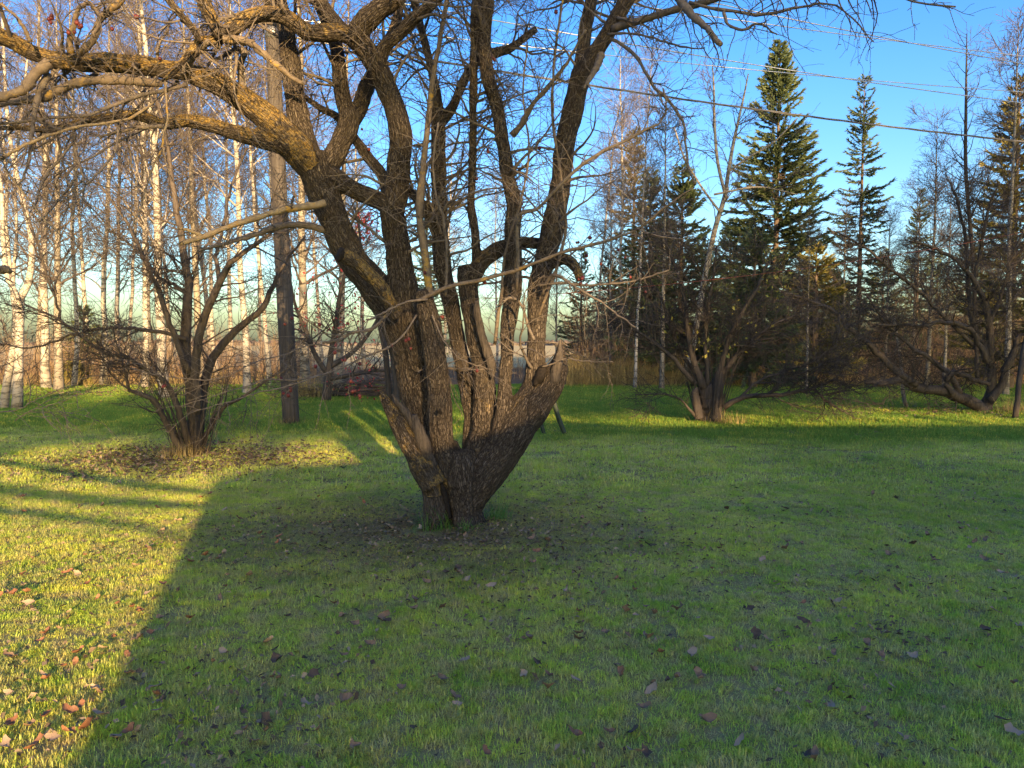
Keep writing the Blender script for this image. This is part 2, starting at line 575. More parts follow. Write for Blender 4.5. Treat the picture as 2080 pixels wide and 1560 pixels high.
def grass_colour(nt, green_mix):
    """colour of the turf at a place (world position): green, straw and bare-brown patches; returns colour socket"""
    g = N_(nt, "ShaderNodeNewGeometry")
    p = g.outputs['Position']
    sep = N_(nt, "ShaderNodeSeparateXYZ")
    nt.links.new(p, sep.inputs[0])
    n_big = noise_(nt, p, 0.33, 3, 0.55)
    n_mid = noise_(nt, p, 1.7, 4, 0.6)
    n_sm = noise_(nt, p, 7.0, 3, 0.6)
    dull = mixc(nt, ramp(nt, n_mid, [(0.36, 0.0), (0.64, 1.0)]), (0.225, 0.325, 0.07), (0.43, 0.48, 0.12))
    dull = mixc(nt, ramp(nt, n_sm, [(0.40, 0.0), (0.66, 0.8)]), dull, (0.38, 0.32, 0.19))
    lush = mixc(nt, n_mid, (0.075, 0.150, 0.030), (0.155, 0.225, 0.06))
    # the unmown lush strip lies beyond a wavy line some 11 m out
    edge = math_(nt, 'ADD', sep.outputs[1], math_(nt, 'MULTIPLY', n_big, 3.0))
    edge = math_(nt, 'ADD', edge, math_(nt, 'MULTIPLY', sep.outputs[0], 0.12))
    far = ramp(nt, math_(nt, 'MULTIPLY', math_(nt, 'SUBTRACT', edge, 12.6), 0.7, True), [(0.0, 0.0), (1.0, 1.0)])
    right = ramp(nt, math_(nt, 'ADD', math_(nt, 'MULTIPLY', sep.outputs[0], 0.12), math_(nt, 'MULTIPLY', n_big, 0.5)), [(0.35, 0.0), (0.9, 0.5)])
    lushmask = math_(nt, 'MAXIMUM', far, math_(nt, 'MULTIPLY', right, ramp(nt, n_big, [(0.4, 0.0), (0.6, 1.0)])))
    c = mixc(nt, lushmask, dull, lush)
    # worn earth and thatch round the trunk
    dx = math_(nt, 'SUBTRACT', sep.outputs[0], -0.75)
    dy = math_(nt, 'SUBTRACT', sep.outputs[1], 6.2)
    rr = math_(nt, 'SQRT', math_(nt, 'ADD', math_(nt, 'MULTIPLY', math_(nt, 'MULTIPLY', dx, dx), 0.55), math_(nt, 'MULTIPLY', dy, dy)))
    rr = math_(nt, 'ADD', rr, math_(nt, 'MULTIPLY', n_mid, 1.6))
    worn = ramp(nt, math_(nt, 'MULTIPLY', rr, 0.33), [(0.35, 0.8), (0.85, 0.0)])
    c = mixc(nt, worn, c, (0.13, 0.10, 0.07))
    return c, g, sep, n_mid


def make_grass_mat():
    m, nt, b = new_mat("lawn_grass")
    c, g, sep, n = grass_colour(nt, 1)
    t = attr(nt, "tint").outputs['Fac']
    c2 = mixc(nt, ramp(nt, t, [(0.0, 0.0), (0.55, 0.0), (0.75, 0.55), (1.0, 0.8)]), c, (0.44, 0.38, 0.10))
    val = N_(nt, "ShaderNodeHueSaturation")
    nt.links.new(c2, val.inputs['Color'])
    # leaf reflectance and transmittance together (the two closures share it half and half)
    val.inputs['Saturation'].default_value = 1.12
    nt.links.new(math_(nt, 'ADD', math_(nt, 'MULTIPLY', attr(nt, "tint2").outputs['Fac'], 1.1), 1.05), val.inputs['Value'])
    nt.links.new(val.outputs[0], b.inputs['Base Color'])
    b.inputs['Roughness'].default_value = 0.55
    b.inputs['Specular IOR Level'].default_value = 0.3
    tr = N_(nt, "ShaderNodeBsdfTranslucent")
    nt.links.new(val.outputs[0], tr.inputs[0])
    mx = N_(nt, "ShaderNodeMixShader")
    mx.inputs[0].default_value = 0.5
    o = [x for x in nt.nodes if x.type == 'OUTPUT_MATERIAL'][0]
    nt.links.new(b.outputs[0], mx.inputs[1])
    nt.links.new(tr.outputs[0], mx.inputs[2])
    nt.links.new(mx.outputs[0], o.inputs[0])
    return m


def make_ground_mat():
    m, nt, b = new_mat("ground_soil_turf")
    c, g, sep, n = grass_colour(nt, 1)
    soil = mixc(nt, noise_(nt, g.outputs['Position'], 25, 6, 0.7), (0.035, 0.027, 0.018), (0.11, 0.085, 0.055))
    near = mixc(nt, math_(nt, 'MULTIPLY', noise_(nt, g.outputs['Position'], 60, 4, 0.7), 0.6), mixc(nt, 0.65, c, (0.37, 0.28, 0.14)), soil)
    wood = mixc(nt, noise_(nt, g.outputs['Position'], 2.5, 5, 0.7), (0.075, 0.05, 0.032), (0.20, 0.135, 0.075))
    field = mixc(nt, noise_(nt, mapped(nt, g.outputs['Position'], (0.05, 0.25, 1)), 1.0, 4), (0.46, 0.35, 0.16), (0.60, 0.48, 0.24))
    k1 = ramp(nt, math_(nt, 'MULTIPLY', math_(nt, 'SUBTRACT', math_(nt, 'ADD', sep.outputs[1], math_(nt, 'MULTIPLY', n, 4)), 24.5), 0.33, True), [(0.0, 0.0), (1.0, 1.0)])
    k2 = ramp(nt, math_(nt, 'MULTIPLY', math_(nt, 'SUBTRACT', sep.outputs[1], 44.0), 0.2, True), [(0.0, 0.0), (1.0, 1.0)])
    c = mixc(nt, k1, near, wood)
    c = mixc(nt, k2, c, field)
    nt.links.new(c, b.inputs['Base Color'])
    b.inputs['Roughness'].default_value = 0.95
    b.inputs['Specular IOR Level'].default_value = 0.05
    bump = N_(nt, "ShaderNodeBump")
    bump.inputs['Distance'].default_value = 0.02
    nt.links.new(noise_(nt, g.outputs['Position'], 18, 6, 0.7), bump.inputs['Height'])
    nt.links.new(bump.outputs[0], b.inputs['Normal'])
    return m


M['grass'] = make_grass_mat()
M['ground'] = make_ground_mat()
#@@SETTING
# ================================================================== SETTING
gx = np.concatenate([np.linspace(-900, -60, 8), np.linspace(-40, 40, 21), np.linspace(60, 900, 8)])
gy = np.concatenate([np.linspace(-120, -20, 5), np.linspace(-10, 60, 29), np.linspace(90, 1200, 10)])
GX, GY = np.meshgrid(gx, gy, indexing='ij')
GZ = np.zeros_like(GX)
V = np.stack([GX, GY, GZ], -1).reshape(-1, 3)
nx, ny = len(gx), len(gy)
I, J = np.meshgrid(np.arange(nx - 1), np.arange(ny - 1), indexing='ij')
b0 = (I * ny + J).ravel()
ground = link("ground", raw_mesh("ground", V, np.stack([b0, b0 + ny, b0 + ny + 1, b0 + 1], 1)), M['ground'])
ground['kind'] = 'structure'
ground['label'] = "lawn soil, woodland floor and dry field stretching to the horizon"

# far edge of the field: a low strip of woods reads as one mass
acc = Acc()
n = 900
x = rng.uniform(-330, 330, n)
y = rng.uniform(330, 380, n)
h = rng.uniform(1.2, 2.6, n) + 0.8 * np.sin(x * 0.03)
for k in range(n):
    w = rng.uniform(1.0, 2.4)
    a = np.arange(5) * 2 * math.pi / 5 + rng.uniform(0, 6)
    low = np.stack([x[k] + w * np.cos(a), y[k] + w * np.sin(a), np.zeros(5)], 1)
    mid = np.stack([x[k] + w * 0.9 * np.cos(a), y[k] + w * 0.9 * np.sin(a), np.full(5, h[k] * 0.6)], 1)
    top = np.array([[x[k], y[k], h[k]]])
    q = [[j, (j + 1) % 5, 5 + (j + 1) % 5, 5 + j] for j in range(5)]
    t = [[5 + j, 5 + (j + 1) % 5, 10] for j in range(5)]
    acc.add(np.vstack([low, mid, top]), q, t, tint=rng.uniform(0, 1))
acc.build("far_woods", M['far_twig'], kind='stuff', label="low line of bare woods along the far edge of the field")

# ------------------------------------------------------------------ house behind the camera (it throws the big shadow)
house = thing("house", "low gabled house behind the viewer whose shadow covers the lawn", "house", (1.05, -6.05, 0), math.atan2(-AZ[0], AZ[1]))
PROF = [(0.0, 2.68), (0.6, 2.80), (1.9, 2.82), (4.9, 3.62), (7.4, 3.26), (15.0, 2.88)]     # eave line, front gable, eave line
HY0, HY1 = -7.0, 0.0
acc = Acc()
for y_ in (HY0, HY1):
    pv, pt_ = [], []
    for k_, (x_, z_) in enumerate(PROF):
        pv += [(x_, y_, 0), (x_, y_, z_ - 0.14)]
    acc.add(pv, [[2 * k_, 2 * k_ + 2, 2 * k_ + 3, 2 * k_ + 1] for k_ in range(len(PROF) - 1)])
for x_, z_ in (PROF[0], PROF[-1]):
    acc.add([(x_, HY0, 0), (x_, HY1, 0), (x_, HY1, z_ - 0.14), (x_, HY0, z_ - 0.14)], [[0, 1, 2, 3]])
acc.build("wall", M['siding'], house, smooth=False)
for (xa, za), (xb, zb_) in zip(PROF[:-1], PROF[1:]):
    rv = [(x_, y_, z_ + d_) for y_ in (HY0 - 0.2, HY1) for x_, z_, d_ in ((xa, za, -0.14), (xb, zb_, -0.14), (xb, zb_, 0), (xa, za, 0))]
    Acc().add(rv, [[0, 1, 2, 3], [5, 4, 7, 6], [3, 2, 6, 7], [1, 0, 4, 5], [0, 3, 7, 4], [1, 5, 6, 2]]).build("roof", M['roofing'], house, smooth=False)
for wx in (2.2, 5.0, 10.8):
    f = Acc().box((wx, HY1 + 0.03, 1.5), (0.62, 0.04, 0.6)).build("window", M['trim'], house, smooth=False)
    Acc().box((wx, HY1 + 0.08, 1.5), (0.54, 0.015, 0.52)).build("pane", M['glass'], f, smooth=False)
dr = Acc().box((8.2, HY1 + 0.03, 1.03), (0.46, 0.03, 1.02)).build("door", M['trim'], house, smooth=False)
Acc().box((8.55, HY1 + 0.09, 1.0), (0.03, 0.04, 0.05)).build("handle", M['metal'], dr, smooth=False)
#@@GRASS
# ================================================================== GRASS
def blade_patch(name, size, n, length, width, lean, straw, seed):
    r = np.random.default_rng(seed)
    p = r.uniform(-size / 2, size / 2, (n, 2))
    # blades come in little tufts
    k = max(4, n // 14)
    c = r.uniform(-size / 2, size / 2, (k, 2))
    who = r.integers(0, k, n)
    p = np.where(r.random((n, 1)) < 0.6, c[who] + r.normal(size=(n, 2)) * size * 0.028, p)
    az = r.uniform(0, 2 * math.pi, n)
    L = length * r.uniform(0.45, 1.25, n)
    w = width * r.uniform(0.6, 1.2, n)
    ln = lean * r.uniform(0.2, 1.6, n)
    d = np.stack([np.cos(az), np.sin(az)], 1)
    s = np.stack([-np.sin(az + r.normal(size=n) * 0.6), np.cos(az)], 1)
    z0 = np.zeros((n, 1))
    b0 = np.hstack([p - s * w[:, None] / 2, z0 - 0.004])
    b1 = np.hstack([p + s * w[:, None] / 2, z0 - 0.004])
    m_ = p + d * (L * np.sin(ln) * 0.4)[:, None]
    zm = (L * 0.6 * np.cos(ln * 0.6))[:, None]
    m0 = np.hstack([m_ - s * w[:, None] * 0.42, zm])
    m1 = np.hstack([m_ + s * w[:, None] * 0.42, zm])
    t_ = p + d * (L * np.sin(ln) * 0.95)[:, None]
    tip = np.hstack([t_, (L * np.maximum(0.15, np.cos(ln)))[:, None]])
    V = np.stack([b0, b1, m1, m0, tip], 1).reshape(-1, 3)
    o = (np.arange(n) * 5)[:, None]
    Q = o + np.array([[0, 1, 2, 3]])
    T = o + np.array([[3, 2, 4]])
    t1 = np.repeat(np.clip(r.uniform(0, 1, n) - 0.35 + straw, 0, 1), 5)
    t2 = np.repeat(r.uniform(0, 1, n), 5)
    me = raw_mesh(name, V, Q, T, True, {'tint': t1, 'tint2': t2})
    me.materials.append(M['grass'])
    return bpy.data.objects.new(name, me)      # source geometry, never linked


def scatter(name, pts, rotz, scl, var, sources, tilt=None):
    """instances of the sources on points through geometry nodes"""
    me = bpy.data.meshes.new(name)
    n = len(pts)
    me.vertices.add(n)
    me.vertices.foreach_set('co', np.asarray(pts, np.float32).ravel())
    a = me.attributes.new('rot', 'FLOAT_VECTOR', 'POINT')
    rv = np.zeros((n, 3), np.float32)
    rv[:, 2] = rotz
    if tilt is not None:
        rv[:, :2] = tilt
    a.data.foreach_set('vector', rv.ravel())
    a = me.attributes.new('scl', 'FLOAT_VECTOR', 'POINT')
    a.data.foreach_set('vector', np.asarray(scl, np.float32).ravel())
    a = me.attributes.new('var', 'INT', 'POINT')
    a.data.foreach_set('value', np.asarray(var, np.int32))
    o = link(name, me)
    ng = bpy.data.node_groups.new(name + "_nodes", 'GeometryNodeTree')
    ng.interface.new_socket("Geometry", in_out='INPUT', socket_type='NodeSocketGeometry')
    ng.interface.new_socket("Geometry", in_out='OUTPUT', socket_type='NodeSocketGeometry')
    gi = ng.nodes.new('NodeGroupInput')
    go = ng.nodes.new('NodeGroupOutput')
    jn = ng.nodes.new('GeometryNodeJoinGeometry')
    for s in sources:
        oi = ng.nodes.new('GeometryNodeObjectInfo')
        oi.inputs['Object'].default_value = s
        oi.inputs['As Instance'].default_value = False
        g2 = ng.nodes.new('GeometryNodeGeometryToInstance')
        ng.links.new(oi.outputs['Geometry'], g2.inputs[0])
        ng.links.new(g2.outputs[0], jn.inputs[0])
    iop = ng.nodes.new('GeometryNodeInstanceOnPoints')
    iop.inputs['Pick Instance'].default_value = True
    ng.links.new(gi.outputs[0], iop.inputs['Points'])
    ng.links.new(jn.outputs[0], iop.inputs['Instance'])

    def named(nm, dt):
        q = ng.nodes.new('GeometryNodeInputNamedAttribute')
        q.data_type = dt
        q.inputs['Name'].default_value = nm
        return q.outputs['Attribute']
    ng.links.new(named('var', 'INT'), iop.inputs['Instance Index'])
    e2r = ng.nodes.new('FunctionNodeEulerToRotation')
    ng.links.new(named('rot', 'FLOAT_VECTOR'), e2r.inputs[0])
    ng.links.new(e2r.outputs[0], iop.inputs['Rotation'])
    ng.links.new(named('scl', 'FLOAT_VECTOR'), iop.inputs['Scale'])
    ng.links.new(iop.outputs[0], go.inputs[0])
    md = o.modifiers.new("scatter", 'NODES')
    md.node_group = ng
    return o


def in_view(x, y, pad=1.7):
    return np.abs(x) < y * (1040 / F) * 1.06 + pad


def lawn_cells(y0, y1, step):
    ys = np.arange(y0, y1, step)
    xs = np.arange(-24, 24, step)
    X, Y = np.meshgrid(xs, ys)
    X, Y = X.ravel(), Y.ravel()
    k = in_view(X, Y)
    X, Y = X[k], Y[k]
    X = X + rng.uniform(-0.5, 0.5, len(X)) * step * 0.6
    Y = Y + rng.uniform(-0.5, 0.5, len(Y)) * step * 0.6
    return X, Y


def fbm(x, y, s, seed=0.0):
    return np.array([noise.fractal(Vector((a * s + seed, b * s, seed)), 0.7, 2.0, 3) for a, b in zip(x, y)])


near_src = [blade_patch("turf_near", 0.30, 1150, 0.033, 0.0028, 0.95, s, 40 + i) for i, s in enumerate((0.0, 0.1, 0.25, 0.4, 0.05, 0.15))]
far_src = [blade_patch("turf_far", 0.55, 800, 0.050, 0.0066, 0.8, s, 60 + i) for i, s in enumerate((0.0, 0.1, 0.25, 0.4, 0.05, 0.15))]


def lawn(name, y0, y1, step, src, label):
    X, Y = lawn_cells(y0, y1, step)
    f = fbm(X, Y, 0.9, 3.1)
    g = fbm(X, Y, 0.25, 9.0)
    hgt = 0.85 + 0.4 * f + 0.2 * g
    # thin worn turf by the trunk, longer in the strip beyond
    dt = np.hypot((X + 0.7) * 0.75, Y - 6.2)
    hgt *= np.clip(0.5 + dt / 2.6, 0.5, 1.0)
    hgt *= np.where(Y + 0.12 * X + 3 * (g * 0.25 + 0.5) > 13.2, 1.55, 1.0)
    hgt = np.clip(hgt, 0.5, 2.2)
    w = rng.uniform(0.95, 1.2, len(X))
    var = rng.integers(0, len(src), len(X))
    straw = f + rng.normal(size=len(X)) * 0.25
    var = np.where(straw > 0.30, 3, np.where(straw > 0.12, 2, np.where(var >= 2, (var % 2) * 4 + (var % 3 == 0), var)))
    var = np.clip(var, 0, len(src) - 1)
    # keep clear of the trunk itself
    keep = np.hypot(X + 0.53, Y - 6.45) > 0.22
    X, Y, hgt, w, var = X[keep], Y[keep], hgt[keep], w[keep], var[keep]
    o = scatter(name, np.stack([X, Y, np.zeros_like(X)], 1), rng.uniform(0, 6.28, len(X)), np.stack([w, w, hgt], 1), var, src,
                rng.normal(size=(len(X), 2)) * 0.05)
    o['kind'] = 'stuff'
    o['label'] = label
    return o


lawn("lawn_grass", 1.5, 8.2, 0.21, near_src, "short mown autumn grass of the shaded lawn")
lawn("meadow_grass", 8.0, 27.0, 0.40, far_src, "longer green grass strip between the garden trees and the woods")
#@@MAIN
# ================================================================== MAIN OLD TREE
BASE = gnd(922, 1062)
TD = float(BASE[1])     # depth of the trunk
# name, trace (x, y, r px), depth start, depth end, lichen
LIMBS = [
    ("trunk", [(890, 1085, 28), (887, 1040, 23), (882, 1000, 24), (876, 960, 28), (874, 915, 30)], TD - 0.15, TD - 0.06, 0.05),
    ("trunk", [(946, 1095, 40), (944, 1045, 33), (941, 1000, 38), (936, 960, 46), (930, 915, 34)], TD - 0.04, TD + 0.0, 0.05),
    ("trunk", [(922, 1085, 46), (918, 1040, 36), (914, 990, 38), (908, 940, 38), (903, 900, 26)], TD + 0.16, TD + 0.0, 0.05),
    ("broken_stub", [(880, 985, 30), (852, 935, 27), (826, 888, 22), (802, 846, 17), (785, 818, 12), (770, 792, 5)], TD - 0.16, TD - 0.30, 0.75),
    ("limb", [(884, 955, 36), (870, 905, 35), (858, 850, 37), (845, 790, 40), (836, 735, 42), (820, 680, 42), (795, 625, 39), (760, 580, 36), (722, 535, 34),
              (697, 490, 33), (678, 440, 32), (655, 390, 33), (640, 345, 36), (628, 318, 37)], TD + 0.30, TD - 0.15, 0.2),
    ("limb", [(638, 340, 36), (605, 305, 35), (572, 270, 32), (540, 238, 30), (492, 203, 27), (438, 168, 24), (372, 146, 20), (300, 134, 20), (210, 126, 20),
              (130, 124, 19), (70, 110, 17), (20, 82, 17), (-60, 50, 16), (-180, 30, 13), (-320, 20, 9)], TD - 0.15, TD - 1.7, 0.95),
    ("limb", [(625, 325, 20), (580, 300, 20), (520, 281, 18), (440, 258, 16), (378, 244, 14), (330, 250, 12), (268, 234, 11), (170, 247, 9), (100, 264, 8), (0, 262, 6), (-120, 280, 4)],
     TD - 0.22, TD - 1.3, 0.8),
    ("limb", [(632, 340, 30), (618, 290, 26), (606, 240, 24), (598, 190, 22), (590, 130, 20), (580, 60, 18), (568, 0, 17), (558, -80, 15), (556, -200, 11), (560, -330, 7)], TD - 0.12, TD - 0.3, 0.1),
    ("limb", [(640, 370, 28), (668, 330, 25), (692, 290, 22), (710, 245, 23), (700, 205, 17), (690, 150, 16), (682, 90, 15), (664, 40, 14), (645, -10, 14), (620, -110, 11), (600, -230, 7)], TD - 0.1, TD + 0.1, 0.15),
    ("limb", [(708, 255, 20), (728, 222, 19), (742, 186, 18), (758, 150, 16), (775, 110, 14), (800, 60, 12), (815, 0, 10), (840, -120, 7)], TD + 0.05, TD + 0.45, 0.1),
    ("limb", [(850, 735, 30), (838, 690, 31), (824, 620, 33), (814, 560, 31), (806, 490, 28), (797, 430, 28), (804, 390, 28), (810, 330, 26), (814, 272, 25), (803, 218, 24), (778, 165, 24),
              (754, 120, 24), (730, 86, 24), (708, 66, 22)], TD + 0.10, TD - 0.3, 0.15),
    ("limb", [(722, 78, 20), (690, 66, 18), (655, 66, 18), (625, 64, 18), (600, 46, 18), (572, 31, 17), (540, 28, 17), (500, 38, 17), (468, 60, 17), (446, 76, 15), (425, 84, 11), (405, 82, 9),
              (385, 105, 8), (355, 142, 7), (330, 165, 5)], TD - 0.3, TD - 1.0, 0.9),
    ("limb", [(452, 74, 14), (434, 46, 14), (418, 12, 15), (404, -30, 13), (380, -110, 11), (350, -220, 8)], TD - 0.85, TD - 1.0, 0.7),
    ("limb", [(408, 84, 8), (395, 62, 8), (375, 40, 8), (345, 5, 8), (320, -40, 6), (290, -120, 5)], TD - 0.95, TD - 1.2, 0.7),
    ("limb", [(715, 82, 22), (740, 45, 23), (768, 18, 22), (802, -5, 20), (850, -60, 17), (900, -150, 13), (940, -260, 8)], TD - 0.3, TD - 0.7, 0.2),
    ("limb", [(700, 66, 15), (680, 44, 15), (655, 8, 14), (640, -40, 14), (610, -140, 10), (580, -260, 7)], TD - 0.3, TD - 0.2, 0.2),
    ("limb", [(772, 150, 16), (776, 108, 15), (790, 88, 14), (815, 68, 13), (842, 38, 13), (880, 5, 12), (930, -50, 10), (990, -130, 7)], TD - 0.25, TD - 0.6, 0.2),
    ("limb", [(800, 450, 22), (788, 418, 21), (762, 404, 20), (720, 385, 20), (680, 358, 20), (655, 340, 18)], TD - 0.1, TD - 0.12, 0.1),
    ("limb", [(790, 400, 13), (778, 355, 13), (750, 322, 12), (727, 290, 11), (690, 240, 9), (650, 218, 7), (612, 195, 6)], TD + 0.1, TD + 0.3, 0.1),
    ("limb", [(920, 1030, 16), (912, 985, 28), (903, 935, 29), (895, 870, 27), (890, 800, 26), (885, 735, 25), (876, 670, 24), (866, 625, 22), (855, 590, 15)], TD - 0.0, TD - 0.3, 0.1),
    ("limb", [(948, 965, 24), (955, 905, 19), (958, 845, 19), (950, 790, 20), (940, 740, 19), (928, 680, 18), (914, 612, 18), (900, 545, 19), (893, 474, 18), (890, 370, 17), (889, 305, 16), (890, 244, 15),
              (883, 170, 10), (866, 95, 9), (849, 34, 9), (835, -40, 8), (830, -180, 5)], TD + 0.2, TD + 0.6, 0.15),
    ("limb", [(892, 255, 12), (920, 215, 11), (940, 168, 11), (965, 130, 10), (1000, 108, 12), (1040, 95, 9), (1090, 60, 7)], TD + 0.5, TD + 0.7, 0.1),
    ("limb", [(905, 500, 13), (885, 455, 12), (858, 415, 11), (836, 392, 9), (822, 372, 7)], TD + 0.4, TD + 0.1, 0.1),
    ("limb", [(956, 990, 32), (970, 925, 29), (982, 862, 25), (985, 780, 25), (978, 730, 24), (968, 690, 23), (958, 640, 22), (953, 600, 22), (946, 562, 21), (940, 538, 14)], TD + 0.02, TD + 0.25, 0.3),
    ("limb", [(955, 575, 17), (975, 535, 18), (1004, 512, 17), (1030, 500, 15), (1068, 495, 13), (1098, 497, 12)], TD + 0.22, TD + 0.35, 0.4),
    ("limb", [(968, 545, 12), (966, 500, 10), (962, 450, 9), (957, 404, 9), (960, 303, 9), (961, 202, 9), (963, 101, 9), (966, 0, 9), (968, -120, 7), (975, -250, 5)], TD + 0.25, TD + 0.4, 0.05),
    ("limb", [(1010, 905, 20), (1020, 840, 18), (1027, 760, 15), (1031, 680, 16), (1040, 590, 20), (1042, 530, 20), (1042, 470, 18), (1042, 404, 17), (1030, 350, 16), (1021, 286, 15), (1010, 219, 15),
              (994, 168, 16), (985, 110, 16), (985, 50, 16), (988, 0, 16), (985, -90, 13), (975, -220, 9)], TD - 0.05, TD + 0.35, 0.1),
    ("limb", [(936, 1050, 26), (960, 1003, 38), (996, 948, 45), (1036, 887, 45), (1070, 830, 40), (1085, 780, 27), (1088, 720, 21), (1091, 640, 22), (1096, 580, 25), (1108, 520, 25), (1126, 454, 23), (1136, 390, 22),
              (1144, 330, 22), (1152, 270, 22), (1166, 210, 23), (1182, 148, 23)], TD - 0.03, TD + 0.2, 0.2),
    ("limb", [(1180, 155, 18), (1186, 100, 15), (1192, 50, 14), (1204, -10, 13), (1215, -100, 11), (1220, -230, 7)], TD + 0.22, TD + 0.5, 0.1),
    ("limb", [(1182, 160, 20), (1205, 115, 18), (1225, 82, 17), (1246, 45, 17), (1278, -8, 16), (1330, -80, 13), (1400, -170, 9)], TD + 0.15, TD - 0.2, 0.1),
    ("broken_stub", [(1060, 860, 38), (1090, 822, 36), (1116, 785, 31), (1132, 750, 24), (1138, 718, 13), (1139, 690, 4)], TD + 0.02, TD + 0.02, 0.3),
    ("sawn_stub", [(806, 645, 15), (785, 605, 16), (764, 572, 17), (735, 545, 17), (712, 528, 17), (692, 518, 17)], TD - 0.28, TD - 0.52, 0.9),
    ("limb", [(1118, 535, 14), (1150, 525, 13), (1172, 545, 12), (1178, 568, 10)], TD + 0.1, TD - 0.15, 0.6),
]
tree = thing("crabapple_tree", "big gnarled bare old crabapple with many stems fanning from one trunk in mid lawn", "tree", (0, 0, 0))
samples, sam_r, sam_id, sam_s, sam_U, sam_W, sam_l = [], [], [], [], [], [], []
body = Acc()
LP, LR = [], []
for li_, (nm, pts, d0, d1, lich) in enumerate(LIMBS):
    rows = trace(pts, d0, d1, 1.0 if nm == 'trunk' else 0.92)
    L = np.linalg.norm(np.diff(rows[:, :3], axis=0), axis=1).sum()
    n = max(10, int(L / 0.025))
    S = spline(rows, n)
    # living wood is never a clean cylinder
    for k in range(n):
        s_ = k / n * L
        S[k, 3] *= 1 + 0.10 * noise.noise(Vector((li_ * 7.3, s_ * 5, 0.5)))
        S[k, :3] += np.array(noise.noise_vector(Vector((li_ * 3.1, s_ * 3.0, 4.2)))) * 0.012 * (0.3 if nm == "trunk" else 1)
    body.tubes(S[None, :, :3], S[None, :, 3], 18, cap=True)
    Tn = norm(np.gradient(S[:, :3], axis=0))
    U = np.cross(Tn[0], (1, 0, 0) if abs(Tn[0][2]) > 0.6 else (0, 0, 1))
    U /= np.linalg.norm(U)
    for k in range(n):
        U = U - Tn[k] * U.dot(Tn[k])
        U /= np.linalg.norm(U)
        samples.append(S[k, :3]); sam_r.append(S[k, 3]); sam_id.append(li_)
        sam_s.append(k / n * L + li_ * 3.7); sam_U.append(U.copy()); sam_W.append(np.cross(Tn[k], U)); sam_l.append(lich)
    if nm == "limb" and L > 0.45:
        q = spline(rows, 24)
        LP.append(q[:, :3]); LR.append(q[:, 3])
tmp_me = body.mesh("tmp")
tmp = bpy.data.objects.new("tmp", tmp_me)
COL.objects.link(tmp)
rm = tmp.modifiers.new("r", 'REMESH')
rm.mode = 'VOXEL'
rm.voxel_size = 0.0135
sm = tmp.modifiers.new("s", 'SMOOTH')
sm.factor = 0.5
sm.iterations = 4
dg = bpy.context.evaluated_depsgraph_get()
ev = tmp.evaluated_get(dg)
fm = ev.to_mesh()
nv, npoly = len(fm.vertices), len(fm.polygons)
V = np.empty(nv * 3, np.float32); fm.vertices.foreach_get('co', V); V = V.reshape(-1, 3).astype(float)
NV = np.empty(nv * 3, np.float32); fm.vertices.foreach_get('normal', NV); NV = NV.reshape(-1, 3).astype(float)
li = np.empty(len(fm.loops), np.int32); fm.loops.foreach_get('vertex_index', li)
lt = np.empty(npoly, np.int32); fm.polygons.foreach_get('loop_total', lt)
assert (lt == 4).all()
Q = li.reshape(-1, 4)
ev.to_mesh_clear()
bpy.data.objects.remove(tmp)
bpy.data.meshes.remove(tmp_me)
samples = np.array(samples); sam_r = np.array(sam_r); sam_id = np.array(sam_id); sam_s = np.array(sam_s)
sam_U = np.array(sam_U); sam_W = np.array(sam_W); sam_l = np.array(sam_l)
near = np.empty(nv, np.int64)
ss = (samples ** 2).sum(1)
for c in range(0, nv, 20000):
    v = V[c:c + 20000]
    d = np.sqrt(np.maximum((v ** 2).sum(1)[:, None] + ss[None] - 2 * v @ samples.T, 0))
    near[c:c + 20000] = np.argmin(d / np.maximum(sam_r[None], 0.02) ** 0.75, 1)
off = V - samples[near]
bark = np.stack([(off * sam_U[near]).sum(1), (off * sam_W[near]).sum(1), sam_s[near]], 1)
lich = sam_l[near]
rr = sam_r[near]
disp = np.array([noise.noise(Vector((p[0] * 9, p[1] * 9, p[2] * 6))) for p in V]) * np.minimum(0.010, rr * 0.10)
disp += np.array([noise.noise(Vector((p[0] * 40, p[1] * 40, p[2] * 16))) for p in bark]) * np.minimum(0.006, rr * 0.06)
# root flare folds near the ground
fl = np.clip(1 - V[:, 2] / 0.35, 0, 1) ** 2
ang = np.arctan2(V[:, 1] - TD, V[:, 0] - BASE[0])
disp += fl * (0.02 + 0.035 * np.sin(ang * 5 + 1.0))
V2 = V + NV * disp[:, None]
pid = sam_id[near][Q[:, 0]]
names = [l[0] for l in LIMBS]
groups = {}
for i, nm in enumerate(names):
    groups.setdefault("trunk" if nm == "trunk" else i, []).append(i)
part_label = {"broken_stub": "snapped grey stub with a splintered end", "sawn_stub": "sawn off stub with a dark cut end"}
for key, ids in groups.items():
    f = Q[np.isin(pid, ids)]
    if not len(f):
        continue
    u, inv = np.unique(f, return_inverse=True)
    me = raw_mesh(names[ids[0]], V2[u], inv.reshape(-1, 4), None, True, {'bark': bark[u], 'lichen': lich[u]})
    o = link(names[ids[0]], me, M['bark'], tree)
    if names[ids[0]] in part_label:
        o['label'] = part_label[names[ids[0]]]

